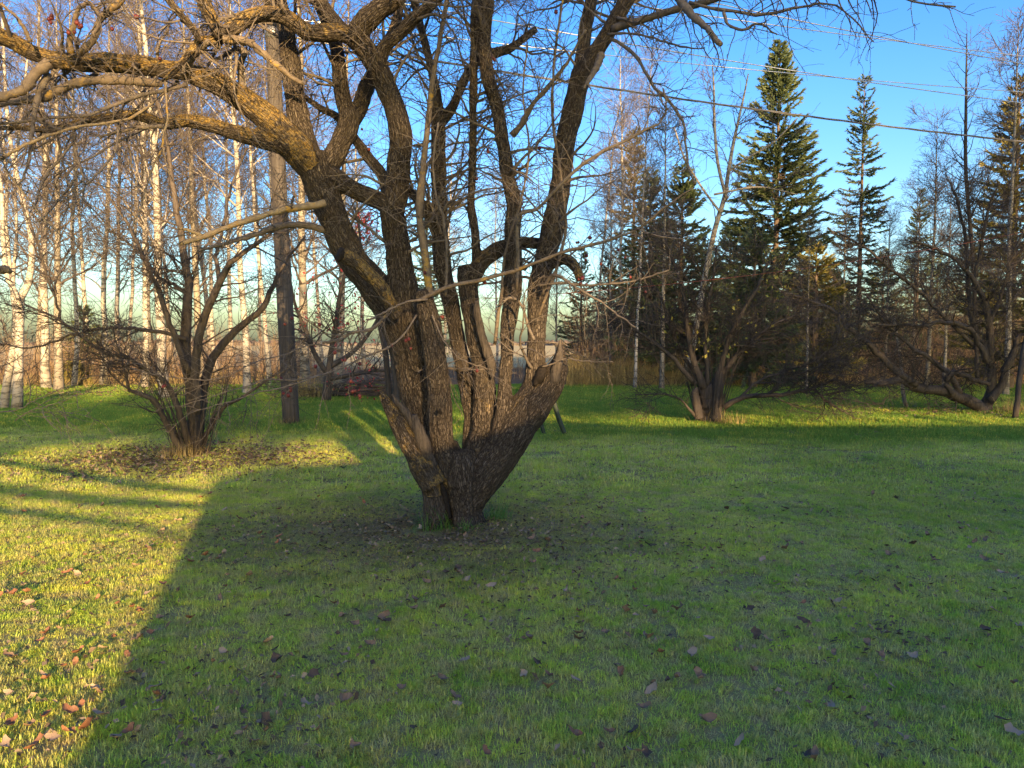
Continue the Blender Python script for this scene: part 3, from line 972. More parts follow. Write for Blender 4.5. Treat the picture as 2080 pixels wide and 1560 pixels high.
# painted cavity shade and torn heartwood on the right stub, split face on the left stub, torn strip on the middle stem
def splinter(pts, d0, d1, flat=0.35):
    rows = spline(trace(pts, d0, d1), 16)
    a = Acc().tubes(rows[None, :, :3], rows[None, :, 3], 9, cap=True)
    v = a.V[0]
    v += np.array([noise.noise_vector(Vector(p * 30)) for p in v]) * 0.016
    return a
splinter([(880, 948, 9), (862, 910, 11), (843, 870, 10), (820, 834, 7), (796, 802, 3)], TD - 0.20, TD - 0.29).build("torn_wood", M['wood_raw'], tree)
splinter([(868, 935, 9), (862, 905, 14), (852, 880, 13), (845, 858, 9), (842, 842, 4)], TD - 0.24, TD - 0.3).build("torn_wood", M['wood_raw'], tree)
splinter([(1000, 770, 3), (998, 740, 9), (988, 710, 9), (978, 680, 8), (970, 640, 7), (968, 610, 4)], TD - 0.02, TD + 0.0).build("torn_wood", M['wood_raw'], tree)
splinter([(1122, 785, 4), (1126, 768, 10), (1132, 745, 11), (1137, 715, 7), (1139, 690, 2)], TD - 0.08, TD - 0.06).build("torn_wood", M['wood_raw'], tree)
splinter([(1086, 782, 4), (1095, 768, 11), (1102, 752, 10), (1108, 742, 4)], TD - 0.085, TD - 0.06).build("hollow_shade", M['cut'], tree)  # solid near-black lump, its colour stands in for the cavity's shade
splinter([(884, 955, 3), (893, 978, 6), (902, 1005, 7), (909, 1030, 6), (912, 1052, 5)], TD - 0.155, TD - 0.15).build("hollow_shade", M['cut'], tree)  # near-black tube in the trunk cleft, crevice shade put into colour
splinter([(694, 519, 15.5), (688, 516, 15)], TD - 0.52, TD - 0.535).build("cut_end", M['cut'], tree)
splinter([(896, 832, 3), (894, 837, 5), (893, 842, 3)], TD - 0.385, TD - 0.385).build("knot_hole", M['cut'], tree)

# ---- medium branches traced one by one: each its own part
BR = [
    ("dead_branch", [(660, 412, 8), (640, 417, 7.5), (580, 425, 6.5), (520, 443, 6), (460, 462, 5.5), (420, 478, 5), (365, 497, 4)], TD - 0.35, TD - 0.9, 'dead'),
    ("dead_branch", [(412, 480, 4), (390, 470, 3.5), (360, 462, 2.5)], TD - 0.82, TD - 0.86, 'dead'),
    ("branch", [(660, 468, 8), (630, 459, 6), (590, 457, 6), (555, 463, 6), (520, 476, 5), (470, 490, 4), (405, 508, 3)], TD - 0.1, TD - 0.5, 'twig'),
    ("branch", [(1050, 590, 5), (1052, 525, 6), (1051, 440, 6), (1062, 431, 6), (1088, 427, 6), (1118, 397, 5.5), (1172, 343, 5), (1222, 310, 4.5), (1300, 269, 4), (1350, 237, 3), (1348, 180, 2.5)], TD - 0.2, TD - 0.8, 'twig'),
    ("branch", [(848, 612, 6), (880, 596, 6), (920, 580, 6), (980, 568, 6), (1060, 545, 5.5), (1150, 510, 5), (1230, 490, 4), (1300, 462, 3.5), (1345, 425, 3), (1410, 380, 2)], TD - 0.35, TD - 1.0, 'twig_lichen'),
    ("branch", [(1295, 465, 3), (1330, 478, 2.5), (1380, 485, 2), (1410, 480, 1.5)], TD - 0.85, TD - 1.0, 'twig'),
    ("branch", [(880, 640, 8), (871, 580, 7), (864, 520, 7), (852, 440, 7), (855, 390, 7), (862, 320, 7), (868, 260, 6), (877, 180, 6), (890, 100, 5), (905, 20, 4), (930, -80, 3)], TD - 0.25, TD - 0.45, 'twig_lichen'),
    ("branch", [(905, 600, 4), (908, 520, 4), (900, 440, 4), (886, 400, 3.5), (880, 330, 3), (890, 250, 2.5)], TD - 0.3, TD - 0.6, 'twig'),
    ("branch", [(1005, 700, 5), (1012, 640, 5), (1020, 590, 5), (1022, 545, 4), (1035, 480, 4), (1060, 400, 3), (1075, 300, 3), (1062, 200, 2.5), (1070, 90, 2)], TD + 0.05, TD - 0.3, 'twig_lichen'),
    ("branch", [(1095, 640, 4), (1110, 600, 5), (1128, 555, 5), (1140, 510, 4.5), (1150, 450, 4), (1130, 300, 4), (1122, 220, 4), (1126, 120, 4), (1140, 20, 3), (1160, -80, 2)], TD + 0.0, TD - 0.3, 'twig_lichen'),
    ("branch", [(1040, 275, 7), (1062, 250, 6), (1080, 215, 5), (1110, 180, 4), (1150, 130, 3), (1190, 60, 2.5)], TD + 0.2, TD - 0.3, 'twig'),
    ("branch", [(1245, 60, 8), (1270, 50, 8), (1320, 36, 7), (1370, 20, 6.5), (1430, 5, 6), (1490, -15, 5), (1560, -40, 4)], TD + 0.0, TD - 1.0, 'twig'),
    ("branch", [(1365, -25, 9), (1390, 12, 8), (1410, 35, 7), (1440, 60, 6), (1456, 84, 5), (1465, 90, 4)], TD - 0.6, TD - 1.1, 'twig'),
    ("branch", [(1240, 78, 5), (1262, 90, 5), (1290, 112, 5), (1310, 145, 4.5), (1330, 180, 4.5), (1355, 200, 4), (1380, 235, 4), (1392, 270, 4), (1396, 330, 3.5), (1412, 375, 3)], TD - 0.05, TD - 0.7, 'twig'),
    ("branch", [(1236, 70, 4), (1280, 68, 3.5), (1330, 78, 3), (1370, 92, 3), (1400, 98, 2.5), (1430, 100, 2)], TD - 0.05, TD - 0.9, 'twig'),
    ("branch", [(1222, 110, 7), (1210, 140, 6), (1185, 180, 3)], TD - 0.1, TD - 0.3, 'twig'),
    ("branch", [(1400, 5, 6), (1450, 18, 5), (1500, 24, 5), (1545, 30, 4.5), (1600, 20, 4), (1660, 8, 3), (1700, 12, 2.5), (1735, 40, 2), (1775, 85, 1.5)], TD - 0.6, TD - 1.5, 'twig'),
    ("branch", [(1330, -60, 8), (1420, -45, 7), (1520, -20, 6), (1600, -8, 5), (1690, -18, 4), (1800, -10, 3), (1870, 5, 2), (1940, 15, 1.5)], TD - 0.5, TD - 1.8, 'twig'),
    ("branch", [(1470, 25, 5), (1480, 50, 4), (1510, 60, 4), (1540, 48, 3.5), (1580, 72, 2)], TD - 0.9, TD - 1.2, 'twig'),
    ("branch", [(600, 280, 7), (596, 300, 5)], TD, TD, 'twig'),
    ("branch", [(498, 205, 7), (490, 165, 6.5), (488, 130, 6), (497, 106, 5), (480, 100, 4), (455, 112, 4), (440, 125, 3)], TD - 0.45, TD - 0.6, 'twig'),
    ("branch", [(452, 80, 9), (500, 84, 8), (530, 105, 7), (560, 132, 6), (590, 155, 5), (615, 170, 4)], TD - 0.85, TD - 0.5, 'twig_lichen'),
    ("branch", [(370, 148, 7), (400, 105, 6.5), (424, 85, 5)], TD - 0.7, TD - 0.9, 'twig'),
    ("branch", [(160, 110, 7), (190, 80, 7), (200, 45, 6), (210, 32, 6), (245, 0, 6), (270, -50, 5), (300, -130, 3)], TD - 1.15, TD - 1.5, 'twig_lichen'),
    ("branch", [(145, 108, 7), (141, 80, 6), (150, 55, 5), (158, 20, 4), (178, 6, 4), (195, 20, 4), (203, 40, 3.5), (190, 75, 3)], TD - 1.15, TD - 1.4, 'twig_lichen'),
    ("branch", [(62, 85, 6), (45, 50, 5), (20, 22, 4), (-20, -10, 3), (-60, -60, 2)], TD - 1.3, TD - 1.6, 'twig_lichen'),
    ("branch", [(100, 128, 12), (72, 150, 11), (50, 180, 10), (20, 192, 9), (-20, 205, 8), (-90, 230, 5)], TD - 1.25, TD - 1.5, 'twig_lichen'),
    ("branch", [(98, 150, 7), (80, 185, 6), (72, 220, 5), (66, 260, 4), (60, 320, 3), (40, 380, 2)], TD - 1.2, TD - 1.5, 'twig'),
    ("branch", [(330, 170, 7), (270, 165, 8), (200, 163, 9), (150, 170, 9), (115, 185, 9), (85, 200, 8), (45, 205, 7), (-30, 215, 5)], TD - 0.9, TD - 1.3, 'twig_lichen'),
    ("branch", [(312, 208, 6), (270, 238, 6.5), (230, 248, 6), (180, 255, 6.5), (140, 262, 6.5), (100, 275, 7), (50, 295, 7), (0, 325, 7), (-70, 365, 5)], TD - 1.0, TD - 1.7, 'dead'),
    ("branch", [(380, 172, 6), (330, 185, 6), (280, 195, 6), (230, 215, 5.5), (170, 235, 5), (100, 240, 4.5), (20, 250, 4), (-50, 255, 3)], TD - 0.8, TD - 1.5, 'twig'),
    ("branch", [(335, 165, 5), (338, 200, 5), (340, 240, 5), (333, 275, 4.5), (328, 305, 4), (310, 340, 4), (300, 370, 3.5), (290, 410, 3), (278, 440, 2.5), (268, 462, 2)], TD - 1.0, TD - 1.4, 'dead'),
    ("branch", [(330, 300, 3), (338, 330, 2.5), (345, 355, 2)], TD - 1.2, TD - 1.3, 'dead'),
    ("branch", [(240, 250, 4), (238, 290, 4), (232, 310, 3.5), (205, 345, 3), (180, 370, 3), (160, 395, 2.5), (150, 420, 2)], TD - 1.1, TD - 1.5, 'twig'),
    ("branch", [(152, 272, 6), (150, 290, 5), (160, 330, 4.5), (166, 350, 4), (172, 375, 3.5), (165, 420, 2.5)], TD - 1.15, TD - 1.4, 'twig'),
    ("branch", [(160, 350, 3.5), (140, 380, 3.5), (120, 405, 3), (95, 435, 2.5), (80, 450, 2)], TD - 1.25, TD - 1.5, 'twig'),
    ("branch", [(148, 290, 4), (120, 325, 4), (95, 355, 3.5), (80, 385, 3), (70, 425, 2.5)], TD - 1.2, TD - 1.5, 'twig'),
    ("branch", [(10, 340, 5), (30, 370, 5), (60, 405, 4.5), (90, 445, 4), (118, 475, 2.5), (100, 510, 2)], TD - 1.5, TD - 1.8, 'dead'),
    ("branch", [(345, 255, 6), (300, 258, 6), (250, 265, 5), (205, 278, 3.5)], TD - 0.9, TD - 1.1, 'twig'),
    ("branch", [(-40, 560, 8), (0, 549, 8), (22, 548, 7)], TD - 1.0, TD - 1.0, 'twig'),
    ("branch", [(-30, 545, 4), (-10, 530, 3), (10, 515, 2)], TD - 1.0, TD - 1.0, 'twig'),
    ("branch", [(846, 640, 5), (820, 680, 4.5), (790, 705, 4.5), (740, 725, 4), (700, 745, 4), (660, 760, 4), (600, 772, 3.5), (545, 770, 3), (500, 785, 2.5), (450, 800, 2), (370, 823, 1.5)], TD - 0.35, TD - 1.7, 'dead'),
    ("branch", [(790, 636, 5), (755, 668, 5), (715, 675, 5), (690, 690, 5), (655, 697, 4)], TD - 0.25, TD - 0.6, 'twig_lichen'),
    ("branch", [(868, 608, 4), (820, 615, 3.5), (770, 640, 3), (745, 650, 2.5)], TD - 0.4, TD - 0.7, 'twig'),
    ("branch", [(655, 760, 3), (615, 775, 3), (560, 790, 3), (530, 795, 2.5), (480, 812, 2), (395, 835, 1.5)], TD - 1.1, TD - 1.7, 'dead'),
    ("branch", [(745, 725, 3), (640, 700, 3), (580, 720, 2.8), (520, 735, 2.5), (440, 770, 2.5), (340, 765, 2), (270, 748, 1.5)], TD - 0.8, TD - 1.6, 'dead'),
    ("branch", [(1100, 745, 4), (1120, 740, 3.5), (1150, 728, 3), (1180, 733, 3), (1245, 735, 2)], TD - 0.1, TD - 0.5, 'dead'),
    ("branch", [(878, 640, 4), (900, 690, 3), (930, 725, 3), (960, 740, 2.5), (1005, 752, 2)], TD - 0.4, TD - 0.6, 'dead'),
    ("branch", [(1085, 690, 5), (1072, 660, 4.5), (1060, 620, 4), (1040, 605, 4), (1022, 612, 3)], TD - 0.2, TD - 0.3, 'twig'),
    ("branch", [(1100, 600, 5), (1120, 560, 5), (1150, 570, 4), (1180, 590, 4), (1230, 620, 3), (1290, 665, 2)], TD - 0.1, TD - 0.8, 'twig'),
    ("branch", [(1090, 580, 4), (1140, 575, 4), (1200, 580, 3.5), (1290, 570, 3), (1360, 548, 2)], TD - 0.15, TD - 0.9, 'twig'),
    ("branch", [(-60, 855, 3), (0, 838, 3), (35, 832, 2.5), (70, 815, 2), (110, 795, 1.5)], TD - 2.0, TD - 2.1, 'dead'),
    ("branch", [(30, 855, 2), (60, 835, 2), (95, 825, 2), (130, 815, 1.8), (160, 800, 1.4)], TD - 2.0, TD - 2.1, 'dead'),
]
BP, BRR = [], []
for nm, pts, d0, d1, mt in BR:
    slim = 1.0 if nm == 'dead_branch' or pts[0][2] > 6.5 else (0.42 if mt == 'dead' else 0.66)
    rows = trace(pts, d0, d1, slim)
    rows[:, 3] = np.maximum(rows[:, 3], 0.0022)
    q = spline(rows, 26)
    q[1:, :3] += rng.normal(size=(25, 3)) * np.linspace(0.001, 0.004, 25)[:, None]
    q[1:, 3] *= rng.uniform(0.85, 1.25, 25)
    Acc().tubes(q[None, :, :3], q[None, :, 3], 8, cap=True).build(nm, M['twig'] if mt == 'dead' and slim < 1 and pts[0][1] > 560 else M[mt], tree)
    BP.append(spline(rows, 24)[:, :3]); BRR.append(spline(rows, 24)[:, 3])
BP, BRR = np.array(BP), np.array(BRR)
LP, LR = np.array(LP), np.array(LR)

# ---- the twig work of the crown
tw = Acc()
HI = LP.mean(1)[:, 2]
wl = np.clip((HI - 1.6) / 1.2, 0.06, 1.6)
P1, R1 = grow(LP, LR, 340, (0.30, 1.0), (0.5, 1.5), (35, 85), 12, 0.17, 0.035, 0.35, 0.016, 0.0022, weights=wl)
tw.tubes(P1, R1, 5)
keep = BP[:, :, 2].mean(1) > -1
PA = np.concatenate([P1, np.stack([np.stack([np.interp(np.linspace(0, 23, 12), np.arange(24), BP[i, :, k]) for k in range(3)], -1) for i in range(len(BP))])])
RA = np.concatenate([R1, np.stack([np.interp(np.linspace(0, 23, 12), np.arange(24), BRR[i]) for i in range(len(BP))])])
P2, R2 = grow(PA, RA, 3300, (0.2, 1.0), (0.2, 0.75), (30, 75), 8, 0.17, 0.05, 0.6, 0.007, 0.0016)
tw.tubes(P2, R2, 3)
P2b, R2b = grow(LP, LR, 420, (0.2, 1.0), (0.2, 0.7), (40, 85), 8, 0.2, 0.02, 0.2, 0.006, 0.0016, weights=wl)
tw.tubes(P2b, R2b, 4)
PP = np.concatenate([P2, P2b]); RRr = np.concatenate([R2, R2b])
P3, R3 = grow(PP, RRr, 9500, (0.15, 1.0), (0.06, 0.30), (30, 75), 5, 0.2, 0.03, 0.7, 0.0035, 0.0012)
tw.tubes(P3, R3, 3)
# short knobbly fruiting spurs
P4, R4 = grow(np.concatenate([PP[:, ::1]]), RRr, 8500, (0.1, 1.0), (0.012, 0.045), (45, 90), 3, 0.3, -0.02, 0.8, 0.0032, 0.0022)
tw.tubes(P4, R4, 3)
tw.build("twigs", M['twig'], tree, kind='stuff')

# fruit: shrivelled apples hanging in twos and threes on stalks
def apple_mesh(i):
    me = bpy.data.meshes.new("crab_apple")
    a = Acc()
    P_, K = [], 6
    rr_ = [0.001, 0.0075, 0.0115, 0.012, 0.0085, 0.003]
    zz = [-0.004, -0.002, -0.009, -0.016, -0.022, -0.0245]
    V_ = []
    for j in range(6):
        for k in range(8):
            t = k * math.pi / 4
            w = rr_[j] * (1 + 0.12 * math.sin(k * 2.3 + i + j))
            V_.append((w * math.cos(t), w * math.sin(t), zz[j]))
    Q_ = [[j * 8 + k, (j + 1) * 8 + k, (j + 1) * 8 + (k + 1) % 8, j * 8 + (k + 1) % 8] for j in range(5) for k in range(8)]
    a.add(V_, Q_)
    a.tubes(np.array([[[0, 0, 0.022], [0.002, 0, 0.010], [0, 0, -0.003]]]), np.array([[0.001, 0.001, 0.001]]), 4)
    nvt = a.n
    a.A = {'tint': [np.full(nvt, (0.1, 0.35, 0.6, 0.85)[i])]}
    me = a.mesh("crab_apple")
    me.materials.append(M['apple'])
    return me
ap = [apple_mesh(i) for i in range(4)]
spots = [(105, 28, 1.5), (100, 35, 1.5), (103, 42, 1.5), (155, 42, 1.4), (160, 52, 1.4), (150, 62, 1.4), (163, 48, 1.4), (138, 62, 1.4), (325, 115, 1.1), (280, 30, 1.3), (228, 55, 1.3),
         (578, 655, .9), (585, 800, 1.0), (592, 642, .9), (648, 655, .8), (700, 728, .9), (732, 735, .9), (795, 700, .7), (825, 688, .7), (835, 705, .7), (570, 765, 1.0), (590, 790, 1.0), (575, 795, 1.0),
         (712, 770, .9), (720, 790, .9), (730, 800, .9), (968, 750, .6), (985, 570, .4), (990, 565, .4), (862, 550, .4), (895, 640, .4),
         (1175, 565, .4), (1180, 572, .4), (1185, 560, .4), (1190, 575, .4), (1220, 533, .5), (1172, 490, .5), (1192, 515, .5), (1190, 525, .5), (1174, 503, .5), (1255, 505, .7), (1270, 520, .7),
         (1130, 20, .2), (1140, 15, .2), (820, 150, .3), (1000, 115, .0), (735, 260, -.1), (750, 300, -.1), (1095, 300, .0), (940, 312, -.2), (968, 360, -.2), (990, 305, -.2), (1060, 410, -.1), (1250, 480, .5),
         (1200, 480, .5), (1280, 560, .7), (1310, 590, .9), (335, 780, 1.6), (640, 740, 1.0), (680, 712, .9)]
for k, (x_, y_, dd) in enumerate(spots):
    p = at(x_, y_, TD - dd)
    for j in range(1 + (k % 3 == 0)):
        o = link("crab_apple", ap[(k + j) % 4], None, tree)
        o.location = p + rng.normal(size=3) * 0.012 * j
        o.rotation_euler = (rng.uniform(-.3, .3), rng.uniform(-.3, .3), rng.uniform(0, 6))
        o.scale = (rng.uniform(0.85, 1.35),) * 3

# lush tufts at the foot of the trunk
def tuft(name, loc, n, L, mat, label, w=0.006, spread=0.12, lean=0.9, cat="grass tuft", bias=(0, 0), group=None):
    az = rng.uniform(0, 2 * math.pi, n)
    d = norm(np.stack([np.cos(az) + bias[0], np.sin(az) + bias[1]], 1))
    p = rng.normal(size=(n, 2)) * spread
    Ls = L * rng.uniform(0.4, 1.15, n)
    ln = lean * rng.uniform(0.15, 1.3, n)
    s = np.stack([-d[:, 1], d[:, 0]], 1)
    K = 5
    rows = []
    for j in range(K):
        t = j / (K - 1)
        bend = ln * (0.3 + 1.0 * t)
        q = p + d * (Ls * t * np.sin(bend))[:, None]
        z = Ls * t * np.cos(np.minimum(bend, 1.9)) + 0.0
        ww = (w * (1 - t) ** 0.7)[:, None] if np.ndim(w) else w * (1 - t) ** 0.7 + 0.0004
        rows.append(np.stack([np.hstack([q - s * ww / 2, z[:, None]]), np.hstack([q + s * ww / 2, z[:, None]])], 1))
    V = np.stack(rows, 1).reshape(-1, 3)
    V[:, 2] = np.maximum(V[:, 2], 0.003)
    o_ = (np.arange(n) * K * 2)[:, None, None]
    jj = (np.arange(K - 1) * 2)[None, :, None]
    Q = (o_ + jj + np.array([[[0, 1, 3, 2]]])).reshape(-1, 4)
    me = raw_mesh(name, V, Q, None, True, {'tint': np.repeat(rng.uniform(0, 1, n), K * 2)})
    o = link(name, me, mat)
    o.location = tuple(loc)
    if label:
        o['label'] = label
        o['category'] = cat
        if group:
            o['group'] = group
    return o
tuft("grass_tuft", gnd(890, 1072), 170, 0.26, M['lush'], "long bright green blades sprawling left at the foot of the old trunk", 0.007, 0.07, 1.2, bias=(-0.9, -0.7))
tuft("grass_tuft", gnd(1005, 1056), 110, 0.22, M['lush'], "smaller green grass tuft just right of the old trunk", 0.007, 0.06, 1.2, bias=(0.8, -0.2))
tuft("grass_tuft", gnd(948, 1078), 60, 0.14, M['lush'], "short green blades in front of the old trunk's cleft", 0.006, 0.06, 1.0)
#@@SHRUBS
# ================================================================== GARDEN SHRUB TREES
def tubes_part(name, rows_list, mat, parent, n=20, sides=10, jit=0.008):
    for rows in rows_list:
        q = spline(rows, n)
        q[2:, :3] += rng.normal(size=(n - 2, 3)) * jit
        Acc().tubes(q[None, :, :3], q[None, :, 3], sides, cap=True).build(name, mat, parent)


def stack24(rows_list, n=24):
    S = [spline(r, n) for r in rows_list]
    return np.array([s[:, :3] for s in S]), np.array([s[:, 3] for s in S])


def thin(P, n):
    k = np.linspace(0, P.shape[1] - 1, n)
    i = np.minimum(k.astype(int), P.shape[1] - 2)
    f = (k - i)
    f = f[None, :, None] if P.ndim == 3 else f[None, :]
    return P[:, i] * (1 - f) + P[:, i + 1] * f


def leaf_quads(acc, C, size, r):
    n = len(C)
    a = norm(r.normal(size=(n, 3)))
    b = norm(np.cross(a, r.normal(size=(n, 3))))
    s = size * r.uniform(0.6, 1.2, (n, 1))
    V = np.stack([C - a * s, C + b * s * 0.55, C + a * s, C - b * s * 0.55], 1).reshape(-1, 3)
    Q = (np.arange(n) * 4)[:, None] + np.arange(4)[None]
    acc.add(V, Q, None, tint=np.repeat(r.uniform(0, 1, n), 4))


# ---- left tree
bl = gnd(385, 925)
DL = float(bl[1])
left = thing("apple_tree", "brown many-stemmed bare tree with leaf litter at its foot in the sunlit patch", "tree")
rl = [trace(p, a, b, 0.6) for p, a, b in [
    ([(397, 932, 24), (396, 880, 21), (393, 833, 21), (384, 762, 20), (377, 700, 18), (379, 636, 16), (385, 585, 14), (375, 520, 12), (360, 430, 10), (348, 355, 8), (340, 290, 6), (322, 215, 5), (300, 140, 3)], DL, DL + 0.3),
    ([(400, 840, 16), (398, 760, 15), (404, 690, 14), (418, 635, 13), (446, 575, 12), (472, 530, 10), (520, 497, 7), (565, 460, 5), (600, 400, 3)], DL - 0.1, DL - 0.5),
    ([(402, 880, 17), (412, 800, 15), (430, 730, 14), (465, 685, 13), (505, 650, 11), (536, 625, 10), (556, 580, 8), (580, 535, 5), (620, 480, 3)], DL + 0.1, DL + 0.7),
    ([(385, 905, 13), (370, 850, 12), (356, 815, 10), (338, 778, 9), (310, 760, 7), (262, 728, 6), (205, 714, 5), (155, 676, 5), (116, 647, 4.5), (96, 637, 4), (48, 618, 3)], DL - 0.1, DL - 0.9),
    ([(122, 650, 4.5), (112, 605, 4), (95, 560, 4), (70, 480, 3), (40, 410, 2)], DL - 0.6, DL - 0.8),
    ([(370, 915, 12), (345, 875, 11), (328, 838, 10), (307, 808, 9), (285, 800, 8), (265, 795, 6), (258, 772, 5), (245, 720, 3), (225, 660, 2)], DL - 0.15, DL - 0.9),
    ([(386, 760, 12), (362, 700, 10), (340, 645, 9), (322, 590, 8), (290, 520, 6), (250, 440, 4), (200, 370, 3)], DL - 0.1, DL - 0.3),
    ([(408, 900, 9), (440, 850, 8), (462, 820, 7), (490, 808, 5), (545, 770, 3.5), (600, 740, 2)], DL + 0.1, DL - 0.4),
    ([(378, 690, 8), (330, 675, 7), (270, 668, 6), (205, 667, 5), (150, 680, 4), (70, 705, 3), (0, 700, 2)], DL - 0.1, DL - 0.6),
    ([(384, 600, 8), (355, 580, 6), (320, 560, 5), (270, 500, 4), (225, 470, 3)], DL + 0.1, DL + 0.6),
    ([(446, 575, 8), (440, 520, 7), (455, 450, 5), (470, 380, 4), (500, 300, 3)], DL - 0.2, DL + 0.3),
]]
tubes_part("stem", rl, M['shrub'], left, 28, 10)
Pl, Rl = stack24(rl)
a = Acc()
Q1, S1 = grow(Pl, Rl, 130, (0.25, 1.0), (0.5, 1.5), (30, 75), 10, 0.16, -0.02, 0.45, 0.014, 0.0035)
a.tubes(Q1, S1, 4)
Q2, S2 = grow(np.concatenate([Q1, thin(Pl, 10)]), np.concatenate([S1, thin(Rl, 10)]), 1700, (0.15, 1.0), (0.25, 0.8), (30, 75), 7, 0.17, 0.0, 0.5, 0.006, 0.0025)
a.tubes(Q2, S2, 3)
Q3, S3 = grow(Q2, S2, 4200, (0.15, 1.0), (0.08, 0.35), (30, 75), 4, 0.2, 0.0, 0.7, 0.0035, 0.002)
a.tubes(Q3, S3, 3)
a.build("twigs", M['shrub'], left, kind='stuff')
n = 95
az = rng.uniform(0, 6.28, n)
rad0 = rng.uniform(0.06, 0.26, n)
p0 = np.stack([bl[0] + 0.05 + rad0 * np.cos(az), bl[1] + rad0 * np.sin(az) * 0.8, np.zeros(n)], 1)
d = norm(np.stack([np.cos(az) * 0.35, np.sin(az) * 0.35, np.ones(n)], 1) + rng.normal(size=(n, 3)) * 0.08)
L = rng.uniform(0.5, 2.1, n)
pts = [p0]
for k in range(7):
    pts.append(pts[-1] + d * (L / 7)[:, None])
    d = norm(d + rng.normal(size=(n, 3)) * 0.07)
Psh = np.stack(pts, 1)
Acc().tubes(Psh, np.linspace(1, 0.3, 8)[None] * rng.uniform(0.0035, 0.008, n)[:, None], 4).build("basal_shoots", M['shrub'], left, kind='stuff')
tuft("dry_grass_tuft", (bl[0] + 0.0, bl[1] - 0.25, 0), 260, 0.28, M['straw'], "orange dry grass tuft at the foot of the bare tree on the left", 0.006, 0.16, 0.7)

# ---- right shrub tree
bs = gnd(1440, 858)
DS = float(bs[1])
shr = thing("lilac_bush", "dark bushy shrub tree rising from a thick short stump with a low branch reaching right", "shrub")
rl = [trace(p, a, b, 0.64) for p, a, b in [
    ([(1436, 862, 42), (1436, 830, 33), (1434, 800, 29), (1432, 775, 24)], DS, DS),
    ([(1450, 855, 22), (1455, 815, 22), (1458, 785, 20), (1462, 755, 12)], DS - 0.15, DS - 0.1),
    ([(1420, 850, 16), (1414, 815, 14), (1412, 790, 10)], DS - 0.2, DS - 0.2),
    ([(1430, 790, 14), (1415, 750, 12), (1402, 710, 10), (1396, 660, 8), (1390, 600, 6), (1370, 540, 5), (1350, 480, 3)], DS - 0.1, DS + 0.2),
    ([(1436, 785, 10), (1436, 740, 8), (1432, 690, 6), (1440, 620, 5), (1450, 550, 4), (1455, 500, 3)], DS - 0.1, DS - 0.3),
    ([(1452, 780, 12), (1466, 740, 9), (1480, 690, 8), (1505, 640, 6), (1540, 580, 5), (1560, 530, 3)], DS, DS - 0.4),
    ([(1456, 780, 10), (1485, 735, 8), (1520, 700, 6), (1570, 660, 5), (1620, 640, 3)], DS, DS + 0.4),
    ([(1412, 780, 10), (1390, 755, 8), (1360, 720, 7), (1320, 690, 5), (1270, 660, 4), (1210, 640, 2.5)], DS - 0.1, DS - 0.3),
    ([(1420, 765, 8), (1385, 720, 6), (1360, 660, 5), (1340, 600, 4), (1300, 550, 3)], DS + 0.1, DS + 0.7),
    ([(1470, 828, 10), (1490, 815, 9), (1515, 806, 8), (1560, 803, 7), (1600, 800, 6), (1640, 792, 5.5), (1660, 786, 5), (1700, 768, 3)], DS - 0.2, DS - 0.8),
    ([(1655, 790, 4), (1675, 812, 3.5), (1700, 828, 3), (1724, 842, 2)], DS - 0.75, DS - 1.0),
    ([(1500, 811, 5), (1540, 775, 4), (1590, 755, 3.5), (1650, 735, 3), (1700, 700, 2)], DS - 0.3, DS - 0.5),
    ([(1560, 803, 4), (1600, 770, 4), (1650, 750, 3), (1690, 730, 2)], DS - 0.4, DS - 0.8),
    ([(1412, 845, 6), (1395, 825, 4), (1370, 805, 3), (1330, 800, 2), (1290, 802, 1.5)], DS - 0.2, DS - 0.6),
]]
tubes_part("stem", rl, M['shrub_dark'], shr, 20, 8)
Pl, Rl = stack24(rl)
a = Acc()
Q1, S1 = grow(Pl[3:], Rl[3:], 190, (0.15, 1.0), (0.6, 1.7), (25, 70), 9, 0.16, -0.03, 0.5, 0.014, 0.004)
a.tubes(Q1, S1, 4)
Q2, S2 = grow(np.concatenate([Q1, thin(Pl[3:], 9)]), np.concatenate([S1, thin(Rl[3:], 9)]), 2600, (0.1, 1.0), (0.25, 0.9), (30, 75), 6, 0.18, 0.0, 0.5, 0.006, 0.003)
a.tubes(Q2, S2, 3)
Q3, S3 = grow(Q2, S2, 6000, (0.1, 1.0), (0.1, 0.4), (30, 75), 3, 0.2, 0.0, 0.7, 0.004, 0.0025)
a.tubes(Q3, S3, 3)
a.build("twigs", M['shrub_dark'], shr, kind='stuff')
n = 70
az = rng.uniform(0, 6.28, n)
p0 = np.stack([bs[0] + 0.3 * np.cos(az) * rng.uniform(.4, 1, n), DS + 0.25 * np.sin(az), np.full(n, 0.1)], 1)
d = norm(np.stack([np.cos(az) * 0.25, np.sin(az) * 0.25, np.ones(n)], 1))
L = rng.uniform(0.8, 2.2, n)
pts = [p0]
for k in range(6):
    pts.append(pts[-1] + d * (L / 6)[:, None])
    d = norm(d + rng.normal(size=(n, 3)) * 0.06)
Acc().tubes(np.stack(pts, 1), np.linspace(1, 0.3, 7)[None] * rng.uniform(0.005, 0.010, n)[:, None], 4).build("basal_shoots", M['shrub_dark'], shr, kind='stuff')
a = Acc()
cl = [(1400, 690, 26), (1430, 700, 28), (1460, 715, 25), (1490, 690, 20), (1570, 550, 22), (1560, 600, 22), (1585, 580, 16), (1520, 640, 22), (1350, 650, 14)]
C = np.concatenate([np.array([at(rng.normal(x_, 22), rng.normal(y_, 18), DS + rng.normal() * 0.4) for _ in range(n_)]) for x_, y_, n_ in cl])
leaf_quads(a, C, 0.045, rng)
a.build("leaves", M['yellow_leaf'], shr, kind='stuff')
